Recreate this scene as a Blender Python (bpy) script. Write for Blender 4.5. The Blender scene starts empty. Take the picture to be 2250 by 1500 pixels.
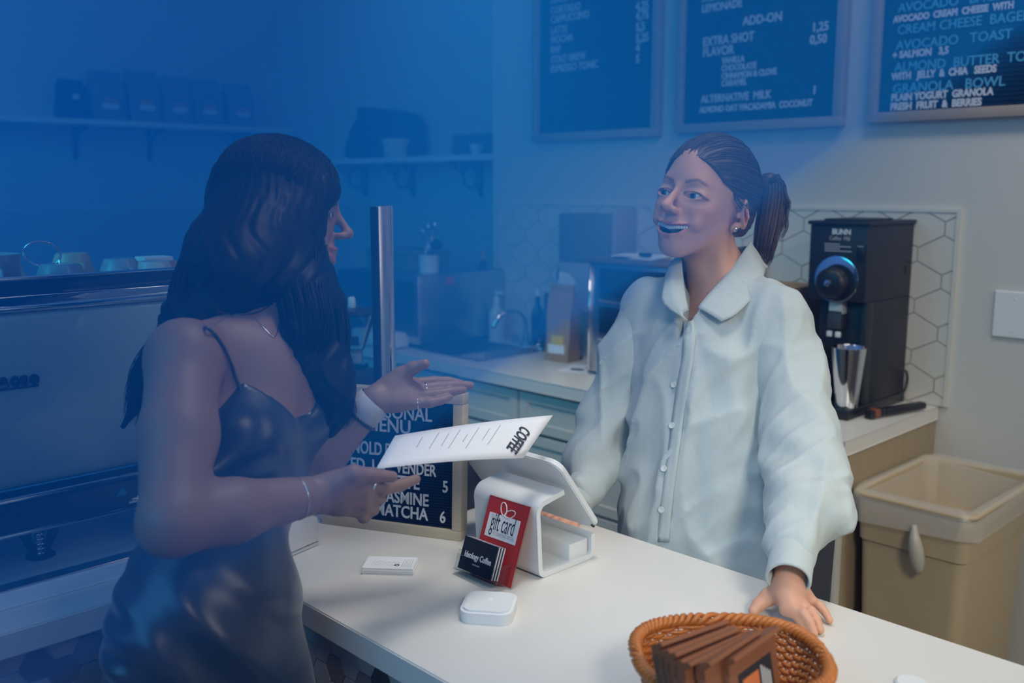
import bpy, bmesh, math, random
import numpy as np
from mathutils import Vector, Matrix, Euler, noise
R = math.radians
random.seed(4)
rng = np.random.default_rng(7)
SC = bpy.context.scene
COL = SC.collection

# ------------------------------------------------------------------ camera
FPX = 2108.0
YAW, PIT, H = R(135.7), R(9.14), 1.55
FW = Vector((math.cos(PIT)*math.cos(YAW), math.cos(PIT)*math.sin(YAW), -math.sin(PIT)))
RT = FW.cross(Vector((0, 0, 1))).normalized()
UP = RT.cross(FW)
EYE = Vector((0, 0, H))
cam_d = bpy.data.cameras.new('camera')
cam_d.sensor_width = 36.0
cam_d.lens = FPX/2250*36
cam_d.clip_start = .02
cam_d.dof.use_dof = True
cam_d.dof.focus_distance = 1.62
cam_d.dof.aperture_fstop = 3.2
cam = bpy.data.objects.new('camera', cam_d)
COL.objects.link(cam)
m3 = Matrix((RT, UP, -FW)).transposed()
cam.matrix_world = Matrix.Translation(EYE) @ m3.to_4x4()
SC.camera = cam

def ray(x, y): return FW + RT*((x-1125)/FPX) - UP*((y-750)/FPX)
def W(x, y, t): return EYE + ray(x, y)*t            # point at depth t in front of the lens
def pz(x, y, z):
    d = ray(x, y); return EYE + d*((z-H)/d.z)
def px(x, y, X):
    d = ray(x, y); return EYE + d*(X/d.x)
def py(x, y, Y):
    d = ray(x, y); return EYE + d*(Y/d.y)

# ------------------------------------------------------------------ render look, world, lamps
SC.view_settings.view_transform = 'Standard'
SC.view_settings.look = 'None'
SC.view_settings.gamma = 1.0
SC.view_settings.use_curve_mapping = False
SC.view_settings.exposure = 0.0
SC.cycles.max_bounces = 6
SC.cycles.diffuse_bounces = 3
SC.cycles.glossy_bounces = 3
SC.cycles.transmission_bounces = 5
SC.cycles.transparent_max_bounces = 10
SC.cycles.volume_bounces = 1
SC.cycles.use_denoising = True
SC.cycles.use_adaptive_sampling = True
SC.cycles.adaptive_threshold = 0.02
world = bpy.data.worlds.new('world'); SC.world = world
world.use_nodes = True
world.node_tree.nodes['Background'].inputs[0].default_value = (.88, .90, 1.0, 1)
world.node_tree.nodes['Background'].inputs[1].default_value = 0.17

def lamp(name, loc, target, size, power, color, size_y=None, spread=180):
    d = bpy.data.lights.new(name, 'AREA'); d.energy = power; d.color = color
    d.shape = 'RECTANGLE'; d.size = size; d.size_y = size_y or size; d.spread = R(spread)
    o = bpy.data.objects.new(name, d); COL.objects.link(o)
    o.location = loc
    o.rotation_euler = (Vector(target)-Vector(loc)).to_track_quat('-Z', 'Y').to_euler()
    return o
lamp('right_counter_fill', (.05, 1.45, 2.9), (-.50, 1.35, 0), .6, .8, (1.0, .92, .80), .8, 100)  # added fill over the right part of the counter, not a fitting
lamp('counter_fill', (-.95, 1.15, 2.7), (-1.02, 1.02, .9), .4, 2.5, (1.0, .95, .88), .4, 60)  # added downlight that lifts the dim middle of the counter
lamp('cabinet_fill', (-1.7, 1.45, 2.4), (-2.25, 2.27, .60), .4, 4.2, (1.0, .94, .84), .4, 80)  # added to brighten the cabinet fronts
lamp('barista_fill', (1.0, .05, 2.5), (-.70, 1.45, 1.05), .5, 4.1, (1.0, .94, .82), .5, 50)  # narrow added key aimed at the barista, kept off the customer
lamp('side_fill', (1.4, 1.9, 2.1), (-.9, 1.9, 1.2), 1.0, 4.6, (1.0, .95, .87), 1.2, 110)  # added warm key from the right, clear of the customer's near side
lamp('backwall_fill', (-.5, 2.0, 2.9), (-.85, 2.84, 1.4), 1.0, 10.5, (1.0, .90, .76), .3, 150)  # added fill for the back wall
lamp('blue_fill_left', (-2.4, -1.0, 2.6), (-4.2, 1.9, 1.7), 1.4, 50, (.015, .64, .76), 1.4, 110)  # added blue lamp that tints the left walls and the haze
lamp('blue_fill_front', (-.9, -.9, 2.2), (-1.4, .8, 1.3), 1.8, 12, (.08, .50, 1.0), 1.4, 110)  # added blue fill for the customer and the left counter

# ------------------------------------------------------------------ materials
MATS = {}
def mat(name, col, rough=.5, metal=0, var=0, scale=20, bump=0, bscale=60, spec=.5, sheen=0, aniso=0, coat=0, stretch=None, sss=0, attr=None, alpha=1, trans=0):
    if name in MATS: return MATS[name]
    m = bpy.data.materials.new(name); m.use_nodes = True
    nt = m.node_tree; b = nt.nodes['Principled BSDF']
    b.inputs['Base Color'].default_value = (*col, 1)
    b.inputs['Roughness'].default_value = rough
    b.inputs['Metallic'].default_value = metal
    b.inputs['Specular IOR Level'].default_value = spec
    b.inputs['Sheen Weight'].default_value = sheen
    b.inputs['Coat Weight'].default_value = coat
    b.inputs['Anisotropic'].default_value = aniso
    b.inputs['Alpha'].default_value = alpha
    b.inputs['Transmission Weight'].default_value = trans
    if sss:
        b.inputs['Subsurface Weight'].default_value = sss
        b.inputs['Subsurface Radius'].default_value = (.010, .004, .002)
        b.inputs['Subsurface Scale'].default_value = 1.0
    tc = nt.nodes.new('ShaderNodeTexCoord')
    src = tc.outputs['Object']
    if stretch:
        mp = nt.nodes.new('ShaderNodeMapping'); mp.inputs['Scale'].default_value = stretch
        nt.links.new(src, mp.inputs[0]); src = mp.outputs[0]
    if var:
        n = nt.nodes.new('ShaderNodeTexNoise'); n.inputs['Scale'].default_value = scale; n.inputs['Detail'].default_value = 5
        nt.links.new(src, n.inputs['Vector'])
        mx = nt.nodes.new('ShaderNodeMix'); mx.data_type = 'RGBA'
        mx.inputs[6].default_value = (*[max(0, c*(1-var)) for c in col], 1)
        mx.inputs[7].default_value = (*[min(1, c*(1+var)) for c in col], 1)
        nt.links.new(n.outputs[0], mx.inputs[0]); nt.links.new(mx.outputs[2], b.inputs['Base Color'])
    if attr:
        a = nt.nodes.new('ShaderNodeAttribute'); a.attribute_name = attr
        nt.links.new(a.outputs['Color'], b.inputs['Base Color'])
    if bump:
        n = nt.nodes.new('ShaderNodeTexNoise'); n.inputs['Scale'].default_value = bscale; n.inputs['Detail'].default_value = 4
        nt.links.new(src, n.inputs['Vector'])
        bp = nt.nodes.new('ShaderNodeBump'); bp.inputs['Strength'].default_value = bump; bp.inputs['Distance'].default_value = .004
        nt.links.new(n.outputs[0], bp.inputs['Height']); nt.links.new(bp.outputs[0], b.inputs['Normal'])
    MATS[name] = m
    return m
def glass(name, tint=(1, 1, 1), refl=.12, rough=.02):
    if name in MATS: return MATS[name]
    m = bpy.data.materials.new(name); m.use_nodes = True
    nt = m.node_tree; nt.nodes.clear()
    o = nt.nodes.new('ShaderNodeOutputMaterial'); t = nt.nodes.new('ShaderNodeBsdfTransparent'); g = nt.nodes.new('ShaderNodeBsdfGlossy')
    f = nt.nodes.new('ShaderNodeLayerWeight'); f.inputs[0].default_value = refl
    mx = nt.nodes.new('ShaderNodeMixShader'); t.inputs[0].default_value = (*tint, 1); g.inputs['Roughness'].default_value = rough
    nt.links.new(f.outputs['Fresnel'], mx.inputs[0]); nt.links.new(t.outputs[0], mx.inputs[1]); nt.links.new(g.outputs[0], mx.inputs[2]); nt.links.new(mx.outputs[0], o.inputs[0])
    MATS[name] = m; return m

M_wall = mat('wall_paint', (.60, .59, .53), .85, var=.04, scale=3, bump=.03, bscale=200)
M_floor = mat('floor_concrete', (.22, .2, .18), .6, var=.2, scale=4)
M_quartz = mat('white_quartz', (.70, .68, .62), .32, var=.05, scale=9, bump=.01)
M_tile = mat('white_tile', (.66, .64, .56), .35, var=.03, scale=5)
M_grout = mat('pale_grout', (.50, .49, .43), .9, var=.1, scale=50)
M_ftile = [mat('brown_tile_%s' % n, c, .4, var=.15, scale=40) for n, c in (('dark', (.09, .062, .05)), ('mid', (.24, .20, .18)), ('grey', (.38, .36, .36)), ('warm', (.20, .13, .09)), ('pale', (.46, .43, .42)))]
M_fgrout = mat('grey_grout', (.48, .45, .40), .9, var=.1, scale=80)
M_cab = mat('cabinet_white', (.62, .60, .53), .5, var=.02)
M_tan = mat('tan_laminate', (.36, .28, .17), .6, var=.1, scale=6, stretch=(6, 6, 1))
M_black = mat('black_plastic', (.012, .012, .014), .38, bump=.03, bscale=300)
M_blackmetal = mat('black_coated_metal', (.016, .015, .016), .45, var=.1, bump=.05, bscale=400)
M_steel = mat('brushed_steel', (.55, .56, .57), .28, 1, bump=.03, bscale=90, stretch=(1, 1, 30))
M_chrome = mat('chrome', (.78, .79, .8), .07, 1)
M_white = mat('white_plastic', (.76, .78, .76), .35, spec=.5)
M_paper = mat('white_paper', (.80, .81, .80), .8, spec=.2)
M_dark = mat('dark_lettering', (.02, .02, .022), .6)
M_greytext = mat('grey_lettering', (.45, .46, .47), .7)
M_felt = mat('black_felt', (.010, .012, .016), .95, spec=.1)
M_letter = mat('white_letters', (.68, .70, .70), .5)
M_blueletter = mat('blue_letters', (.10, .42, .62), .5)
M_oak = mat('pale_oak', (.52, .44, .30), .55, var=.18, scale=9, bump=.06, bscale=30, stretch=(1, 1, 14))
M_boardframe = mat('board_frame_wood', (.36, .28, .20), .55, var=.15, scale=8)
M_red = mat('red_card', (.48, .028, .014), .42, var=.05)
M_acryl = glass('clear_acrylic', (.93, .95, .94), .14, .03)
M_glass = glass('clear_glass', (.93, .97, .97), .10, .01)
M_darkglass = mat('dark_glass', (.012, .014, .018), .08, spec=.8)
M_kraft = mat('kraft_brown', (.24, .083, .030), .62, var=.14, scale=14, bump=.15, bscale=40)
M_kraftpale = mat('kraft_paper', (.40, .25, .12), .75, var=.1, scale=20, bump=.1)
M_wicker = mat('orange_wicker', (.50, .155, .022), .42, var=.25, scale=60, coat=.15)
M_bin = mat('beige_plastic', (.50, .39, .23), .5, var=.04, bump=.03)
M_cream = mat('cream_enamel', (.46, .56, .48), .3, coat=.3)
M_navybox = mat('dark_navy_fabric', (.012, .014, .022), .85, bump=.2, bscale=60)
M_bagsilver = mat('silver_bag_foil', (.20, .19, .18), .45, var=.25, scale=12, bump=.4, bscale=18)
M_green = mat('sage_green_box', (.16, .22, .15), .7)
M_yellow = mat('yellow_label', (.75, .50, .06), .6)
M_orange = mat('orange_print', (.72, .20, .06), .5)
M_bottle = mat('dark_brown_bottle', (.02, .012, .008), .12, spec=.7)
M_clearplastic = mat('milky_plastic', (.55, .62, .62), .3)
M_wood = mat('red_wood', (.22, .06, .03), .45, var=.2, scale=20)
M_liner = mat('thin_plastic_liner', (.80, .76, .66), .30, alpha=.34, spec=.6)

# ------------------------------------------------------------------ objects
TM = {}
def link(o): COL.objects.link(o); return o
def tag(o, label=None, cat=None, group=None, kind=None):
    if label: o['label'] = label
    if cat: o['category'] = cat
    if group: o['group'] = group
    if kind: o['kind'] = kind
    return o
def thing(name, label, cat, loc=(0, 0, 0), rz=0, group=None, kind=None):
    o = bpy.data.objects.new(name, None); link(o)
    o.empty_display_size = .05
    o.location = loc; o.rotation_euler = (0, 0, rz)
    TM[o.name] = Matrix.Translation(loc) @ Matrix.Rotation(rz, 4, 'Z')
    return tag(o, label, cat, group, kind)
def world_inv(parent):
    p = parent
    while p is not None:
        if p.name in TM: return TM[p.name].inverted()
        p = p.parent
    return Matrix()
def obj(name, bm, m, parent=None, smooth=False, world=False, label=None):
    """link a bmesh as one object; with world=True its vertices are in world space"""
    if world and parent is not None: bm.transform(world_inv(parent))
    me = bpy.data.meshes.new(name); bm.to_mesh(me); bm.free()
    for x in (m if isinstance(m, (list, tuple)) else [m]): me.materials.append(x)
    if smooth:
        me.polygons.foreach_set('use_smooth', [True]*len(me.polygons))
        if smooth != 'all':
            try: me.set_sharp_from_angle(angle=R(40))
            except Exception: pass
    o = bpy.data.objects.new(name, me); link(o)
    if parent is not None: o.parent = parent
    if label: o['label'] = label
    return o
def nb(): return bmesh.new()
def box(bm, x0, x1, y0, y1, z0, z1, bev=0, seg=2, M=None):
    r = bmesh.ops.create_cube(bm, size=1)
    vs = r['verts']
    for v in vs:
        v.co = Vector((x0+(x1-x0)*(v.co.x+.5), y0+(y1-y0)*(v.co.y+.5), z0+(z1-z0)*(v.co.z+.5)))
    if bev:
        es = list({e for v in vs for e in v.link_edges})
        rr = bmesh.ops.bevel(bm, geom=vs+es, offset=bev, segments=seg, affect='EDGES', profile=.5, clamp_overlap=True)
        vs = list({v for f in rr['faces'] for v in f.verts} | {v for v in vs if v.is_valid})
    if M is not None: bmesh.ops.transform(bm, matrix=M, verts=vs)
    return bm
def quad(bm, pts, t=0.0006):
    """thin slab over four coplanar points (counter-clockwise seen from its front)"""
    a, b, c, d = [Vector(p) for p in pts]
    n = (b-a).cross(d-a).normalized()*t
    f = [bm.verts.new(p+n*.5) for p in (a, b, c, d)]; g = [bm.verts.new(p-n*.5) for p in (a, b, c, d)]
    bm.faces.new(f); bm.faces.new(g[::-1])
    for i in range(4): bm.faces.new((f[(i+1) % 4], f[i], g[i], g[(i+1) % 4]))
    return bm
def frame_of(d):
    d = d.normalized(); a = Vector((0, 0, 1)) if abs(d.z) < .9 else Vector((1, 0, 0))
    u = d.cross(a).normalized(); return u, d.cross(u)
def tube(bm, pts, r, n=8, closed=False, cap=True):
    pts = [Vector(p) for p in pts]; N = len(pts); rs = r if isinstance(r, (list, tuple)) else [r]*N
    rings = []; u = None
    for i, p in enumerate(pts):
        if closed: d = pts[(i+1) % N]-pts[i-1]
        else: d = pts[min(i+1, N-1)]-pts[max(i-1, 0)]
        d.normalize()
        if u is None: u, _ = frame_of(d)
        u = (u-d*u.dot(d)).normalized(); v = d.cross(u)
        rings.append([bm.verts.new(p+(u*math.cos(a)+v*math.sin(a))*rs[i]) for a in [2*math.pi*k/n for k in range(n)]])
    M_ = N if closed else N-1
    for i in range(M_):
        A, B = rings[i], rings[(i+1) % N]
        for k in range(n): bm.faces.new((A[k], A[(k+1) % n], B[(k+1) % n], B[k]))
    if cap and not closed: bm.faces.new(rings[0][::-1]); bm.faces.new(rings[-1])
    return bm
def lathe(bm, prof, n=28, loc=(0, 0, 0), M=None, cap=True):
    M = M or Matrix.Translation(loc); rings = []
    for r, z in prof:
        rings.append([bm.verts.new(M @ Vector((max(r, 1e-4)*math.cos(2*math.pi*k/n), max(r, 1e-4)*math.sin(2*math.pi*k/n), z))) for k in range(n)])
    for A, B in zip(rings, rings[1:]):
        for k in range(n): bm.faces.new((A[k], A[(k+1) % n], B[(k+1) % n], B[k]))
    if cap: bm.faces.new(rings[0][::-1]); bm.faces.new(rings[-1])
    return bm
def prism(bm, pts, h, M=None):
    """polygon in local xy extruded from z=0 to h, then placed by M"""
    M = M or Matrix()
    a = [bm.verts.new(M @ Vector((p[0], p[1], h))) for p in pts]; b = [bm.verts.new(M @ Vector((p[0], p[1], 0))) for p in pts]
    bm.faces.new(a); bm.faces.new(b[::-1]); n = len(pts)
    for i in range(n): bm.faces.new((a[i], b[i], b[(i+1) % n], a[(i+1) % n]))
    return bm
def rrect(w, h, r, n=5):
    out = []
    for cx, cy, a0 in ((w/2-r, h/2-r, 0), (-w/2+r, h/2-r, 90), (-w/2+r, -h/2+r, 180), (w/2-r, -h/2+r, 270)):
        for k in range(n+1):
            a = R(a0+90*k/n); out.append((cx+r*math.cos(a), cy+r*math.sin(a)))
    return out
def basis(o, ex, ey, ez=None):
    ex = Vector(ex).normalized(); ez = Vector(ez) if ez is not None else ex.cross(Vector(ey)); ez.normalize()
    ey = ez.cross(ex).normalized()
    M = Matrix((ex, ey, ez)).transposed().to_4x4(); M.translation = Vector(o); return M
def text(name, s, M, size, m, parent, sx=1.0, align='LEFT', ext=.0006, bold=0.0, shear=0, space=1.0, label=None):
    """lettering lying in the local xy plane of world matrix M"""
    c = bpy.data.curves.new(name, 'FONT'); c.body = s; c.size = size; c.align_x = align; c.extrude = ext
    c.offset = bold; c.shear = shear; c.space_character = space; c.resolution_u = 3
    c.materials.append(m)
    fo = bpy.data.objects.new(name, c); me = bpy.data.meshes.new_from_object(fo); bpy.data.objects.remove(fo); bpy.data.curves.remove(c)
    o = bpy.data.objects.new(name, me); link(o); o.parent = parent
    o.matrix_basis = world_inv(parent) @ M @ Matrix.Diagonal((sx, 1, 1, 1))
    if label: o['label'] = label
    return o

# ------------------------------------------------------------------ the setting
YW, XC, XL, YA = 2.844, -3.03, -5.2, 3.15       # back wall, its outer corner, left wall, alcove wall
bm = nb(); box(bm, XL-.15, 2.4, -1.6, 3.4, -.1, 0); tag(obj('floor', bm, M_floor), kind='structure')
bm = nb(); box(bm, XC, 2.4, YW, YW+.5, 0, 3.1); wb = tag(obj('wall_back', bm, M_wall), kind='structure')
bm = nb(); box(bm, XL-.15, XC, YA, YA+.2, 0, 3.1); tag(obj('wall_alcove', bm, M_wall), kind='structure')
bm = nb(); box(bm, XL-.15, XL, -1.6, YA, 0, 3.1); tag(obj('wall_left', bm, M_wall), kind='structure')
# backsplash of large white hexagons on the back wall
HW, VS, RISE, PER = .0742, .0195, .0378, .1535
bx0, bx1, bz0, bz1 = -2.99, -1.088, .912, 1.478
bm = nb(); box(bm, bx0, bx1, YW-.004, YW, bz0, bz1); tag(obj('trim_1', bm, M_grout), kind='structure')
hexm = {}
ncol = int((bx1-bx0)/HW)+3
def clip_poly(pts, x0, x1, z0, z1):
    for ax, lim, sgn in ((0, x0, 1), (0, x1, -1), (1, z0, 1), (1, z1, -1)):
        out = []
        for i in range(len(pts)):
            a, b = pts[i-1], pts[i]; da, db = (a[ax]-lim)*sgn, (b[ax]-lim)*sgn
            if (da >= 0) != (db >= 0):
                s = da/(da-db); out.append((a[0]+(b[0]-a[0])*s, a[1]+(b[1]-a[1])*s))
            if db >= 0: out.append(b)
        pts = out
        if len(pts) < 3: return []
    return pts
G = .0022
def hexpts(cx, cz):
    w, s, r = HW-G, VS-G*.5, RISE
    return [(cx-w, cz-s), (cx, cz-s-r+G*.3), (cx+w, cz-s), (cx+w, cz+s), (cx, cz+s+r-G*.3), (cx-w, cz+s)]
full = None
for i in range(-2, ncol):
    cx = -1.119-HW-i*HW                       # centre column
    odd = i % 2
    for j in range(-4, 5):
        cz = 1.2795 + .1520 + j*PER + (0 if not odd else PER/2)
        pts = hexpts(cx, cz)
        cp = clip_poly(pts, bx0, bx1-.001, bz0, bz1)
        if len(cp) < 3: continue
        area = abs(sum(cp[k-1][0]*cp[k][1]-cp[k][0]*cp[k-1][1] for k in range(len(cp))))/2
        if area < 2e-6: continue
        whole = area > .0098
        if whole and full is not None:
            o = bpy.data.objects.new('tile', full); link(o); o.parent = wb; o.location = (cx, YW-.0035, cz); continue
        bm = nb(); q = [(p[0]-cx, p[1]-cz) for p in cp]
        prism(bm, q, .0055, basis((0, 0, 0), (1, 0, 0), (0, 0, 1), (0, -1, 0)))
        o = obj('tile', bm, M_tile, wb); o.location = (cx, YW-.0035, cz)
        if whole: full = o.data
bm = nb(); box(bm, bx1, bx1+.012, YW-.012, YW, .912, bz1+.01); tag(obj('trim_2', bm, M_tile), kind='structure')
bm = nb(); box(bm, bx0, bx1, YW-.012, YW, bz1, bz1+.01); tag(obj('trim_3', bm, M_tile), kind='structure')
# switch plate
t = thing('switch_plate', 'white switch plate on the beige wall at the right edge', 'switch', (-.915, YW, 1.2))
bm = nb(); box(bm, -.055, .055, -.008, 0, -.065, .065, .003); obj('plate', bm, M_white, t)
for s in (-.045, .045):
    bm = nb(); lathe(bm, [(.0, 0), (.003, 0), (.0028, .0012), (.0, .0012)], 12, M=basis((-.0, -.008, s), (1, 0, 0), (0, 0, 1), (0, -1, 0))); obj('screw', bm, M_white, t)

# ------------------------------------------------------------------ the front counter, an L
XE, YE, ZT, TH = -1.450, .755, .910, .040
wt = thing('counter_worktop', 'L-shaped white quartz worktop of the service counter', 'worktop', (-1.45, .755, ZT-TH))
poly = [(XE, YE), (1.3, YE), (1.3, 1.345), (-2.12, 1.345), (-2.12, -1.1), (XE, -1.1)]
bm = nb(); prism(bm, poly, TH, Matrix.Translation((0, 0, ZT-TH)))
bmesh.ops.recalc_face_normals(bm, faces=bm.faces)
bmesh.ops.bevel(bm, geom=[e for e in bm.edges if abs(e.verts[0].co.z-e.verts[1].co.z) < 1e-5], offset=.002, segments=2, affect='EDGES')
obj('slab', bm, M_quartz, wt, world=True)
cb = thing('service_counter', 'brown hexagon-tiled base under the white service counter', 'counter', (-1.5, .8, 0))
poly = [(XE-.04, YE+.035), (1.26, YE+.035), (1.26, 1.30), (-2.08, 1.30), (-2.08, -1.06), (XE-.04, -1.06)]
bm = nb(); prism(bm, poly, ZT-TH, Matrix()); bmesh.ops.recalc_face_normals(bm, faces=bm.faces); obj('core', bm, M_fgrout, cb, world=True)
S = .0265
def hexflat(bm, s=S-.0016, d=.004):
    pts = [(s*math.cos(R(60*k)), s*math.sin(R(60*k))) for k in range(6)]
    prism(bm, pts, d)
hmeshes = []
for m in M_ftile:
    bm = nb(); hexflat(bm); me = bpy.data.meshes.new('tile'); bm.to_mesh(me); bm.free(); me.materials.append(m); hmeshes.append(me)
def tilefield(origin, ex, n, cols, rows, z0):
    Mi = world_inv(cb)
    for i in range(*cols):
        for j in range(rows):
            z = z0-j*S*math.sqrt(3)-(i % 2)*S*math.sqrt(3)/2
            p = Vector(origin)+Vector(ex)*(i*1.5*S); p.z = z
            if z > ZT-TH-.024: continue
            o = bpy.data.objects.new('tile', random.choice(hmeshes)); link(o); o.parent = cb
            o.matrix_basis = Mi @ basis(p, ex, (0, 0, 1), n)
tilefield((XE-.04, .5155, 0), (0, -1, 0), (1, 0, 0), (-5, 8), 11, .829)
tilefield((-1.2445, YE+.035, 0), (1, 0, 0), (0, -1, 0), (-4, 10), 10, .8215)

# ------------------------------------------------------------------ back counter and its cabinets
ZB, BY0 = .91, 2.262
t = thing('back_worktop', 'white quartz worktop along the back wall with sink cut-out', 'worktop', (-1.1, 2.3, ZB-.04))
sx0, sx1, sy0, sy1 = -2.93, -2.60, 2.37, 2.70
bm = nb()
box(bm, -1.105-.0, sx1, BY0, YW-.005, ZB-.04, ZB, .002); box(bm, sx0, XL+.01, BY0, YW-.005, ZB-.04, ZB, .002)
box(bm, sx0, sx1, BY0, sy0, ZB-.04, ZB, .001); box(bm, sx0, sx1, sy1, YW-.005, ZB-.04, ZB, .001)
obj('slab', bm, M_quartz, t, world=True)
t = thing('alcove_worktop', 'white quartz worktop filling the alcove left of the menu wall', 'worktop', (-4, 3, ZB-.04))
bm = nb(); box(bm, XL+.01, XC-.004, YW-.004, YA-.003, ZB-.04, ZB); obj('slab', bm, M_quartz, t, world=True)
t = thing('kitchen_sink', 'square stainless sink let into the back worktop', 'sink', ((sx0+sx1)/2, 2.535, ZB-.2))
bm = nb(); w, d = (sx1-sx0)/2-.005, (sy1-sy0)/2-.005
for a in (-1, 1):
    box(bm, a*w-.003, a*w+.003, -d, d, 0.02, .199); box(bm, -w, w, a*d-.003, a*d+.003, .02, .199)
box(bm, -w, w, -d, d, .015, .02); obj('bowl', bm, M_steel, t)
bm = nb()
for (a0, a1, b0, b1) in ((-w-.02, w+.02, -d-.02, -d), (-w-.02, w+.02, d, d+.02), (-w-.02, -w, -d, d), (w, w+.02, -d, d)): box(bm, a0, a1, b0, b1, .2, .203)
obj('rim', bm, M_steel, t)
bm = nb(); lathe(bm, [(.0, .0), (.035, .0), (.035, .004), (.012, .002)], 20, (0, 0, .02)); obj('drain', bm, M_chrome, t, True)
units = [(-1.125, -1.70), (-1.70, -2.31), (-2.31, -2.92), (-2.92, -3.53), (-3.53, -4.14)]
names = ['first', 'second', 'third', 'fourth', 'fifth']
for k, (xa, xb) in enumerate(units):
    lab = ['white base cabinet at the tan end panel, behind the bin', 'white drawer cabinet behind the barista', 'white drawer cabinet left of the barista under the sink', 'white base cabinet behind the letter board', 'leftmost white base cabinet of the back counter'][k]
    c = thing('base_cabinet', lab, 'cabinet', ((xa+xb)/2, BY0+.045, 0), 0, 'base cabinets under the back worktop')
    w = (xa-xb)/2
    bm = nb(); box(bm, -w+.001, w-.001, 0, .53, .08, ZB-.042 if k not in (1, 2) else .70); obj('body', bm, M_cab, c)
    for z0, z1 in ((.72, .855), (.50, .708), (.10, .488)):
        bm = nb(); box(bm, -w+.004, w-.004, -.016, 0, z0, z1, .002)
        f = obj('drawer', bm, M_cab, c)
        bm = nb(); e = .045
        box(bm, -w+.004, w-.004, -.022, -.016, z0, z0+e*.75, .001); box(bm, -w+.004, w-.004, -.022, -.016, z1-e*.75, z1, .001)
        box(bm, -w+.004, -w+e, -.022, -.016, z0+e*.75, z1-e*.75, .001); box(bm, w-e, w-.004, -.022, -.016, z0+e*.75, z1-e*.75, .001)
        obj('drawer_frame', bm, M_cab, f)
    bm = nb(); box(bm, -w, w, .05, .5, 0, .08); obj('plinth', bm, M_dark, c)
t = thing('end_panel', 'tan laminate end panel closing the back counter beside the bin', 'panel', (-1.115, 2.56, 0))
bm = nb(); box(bm, -.008, .008, -.265, .278, 0, ZB-.042, .001); obj('panel', bm, M_tan, t)
bm = nb(); box(bm, -.010, .002, -.29, -.265, 0, ZB-.042, .001); obj('edge_strip', bm, M_cab, t)
# ------------------------------------------------------------------ smooth solids from a distance field
def smin(a, b, k):
    h = np.clip(.5+.5*(b-a)/k, 0, 1); return b*(1-h)+a*h-k*h*(1-h)
def rc(a, b, ra, rb=None, k=.01, op='+'): return ('c', np.array(a, float), np.array(b, float), ra, ra if rb is None else rb, k, op)
def el(c, r, k=.01, op='+', M=None): return ('e', np.array(c, float), np.array(r, float), np.array(M if M is not None else np.eye(3), float), None, k, op)
def prim_d(p, X, Y, Z):
    if p[0] == 'c':
        a, b, ra, rb = p[1], p[2], p[3], p[4]; ba = b-a; L2 = max(ba@ba, 1e-9)
        px_, py_, pz_ = X-a[0], Y-a[1], Z-a[2]
        h = np.clip((px_*ba[0]+py_*ba[1]+pz_*ba[2])/L2, 0, 1)
        return np.sqrt((px_-h*ba[0])**2+(py_-h*ba[1])**2+(pz_-h*ba[2])**2)-(ra+(rb-ra)*h)
    c, r, M = p[1], p[2], p[3]
    x, y, z = X-c[0], Y-c[1], Z-c[2]
    u = [(M[i, 0]*x+M[i, 1]*y+M[i, 2]*z) for i in range(3)]
    k0 = np.sqrt(sum((u[i]/r[i])**2 for i in range(3))); k1 = np.sqrt(sum((u[i]/r[i]**2)**2 for i in range(3)))
    return k0*(k0-1)/np.maximum(k1, 1e-6)
def prim_box(p):
    if p[0] == 'c':
        R_ = max(p[3], p[4]); return np.minimum(p[1], p[2])-R_, np.maximum(p[1], p[2])+R_
    R_ = (np.abs(p[3].T)*p[2]).sum(1); return p[1]-R_, p[1]+R_
def field(prims, h, pad=.012, disp=None, clip=None, lim=None):
    lo = np.min([prim_box(p)[0] for p in prims if p[6] == '+'], 0)-pad; hi = np.max([prim_box(p)[1] for p in prims if p[6] == '+'], 0)+pad
    if lim is not None: lo = np.maximum(lo, lim[0]); hi = np.minimum(hi, lim[1])
    n = np.ceil((hi-lo)/h).astype(int)+1
    F = np.full(n, .06, np.float32)
    ax = [(lo[i]+h*np.arange(n[i])).astype(np.float32) for i in range(3)]
    for p in prims:
        b0, b1 = prim_box(p); m = p[5]+2.5*h+(.02 if p[6] == '+' else 0)
        i0 = np.maximum(0, np.floor((b0-m-lo)/h).astype(int)); i1 = np.minimum(n, np.ceil((b1+m-lo)/h).astype(int)+1)
        if np.any(i1 <= i0): continue
        s = tuple(slice(i0[i], i1[i]) for i in range(3))
        X, Y, Z = np.meshgrid(ax[0][s[0]], ax[1][s[1]], ax[2][s[2]], indexing='ij', sparse=True)
        d = prim_d(p, X, Y, Z).astype(np.float32)
        if p[6] == '+': F[s] = smin(F[s], d, p[5])
        else: F[s] = -smin(-F[s], d, p[5])
    if disp is not None or clip is not None:
        idx = np.nonzero(F < .03)
        X, Y, Z = ax[0][idx[0]], ax[1][idx[1]], ax[2][idx[2]]
        v = F[idx]
        if disp is not None: v = v+disp(X, Y, Z)
        if clip is not None: v = np.maximum(v, clip(X, Y, Z))
        F[idx] = v
    return F, lo, h
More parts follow.
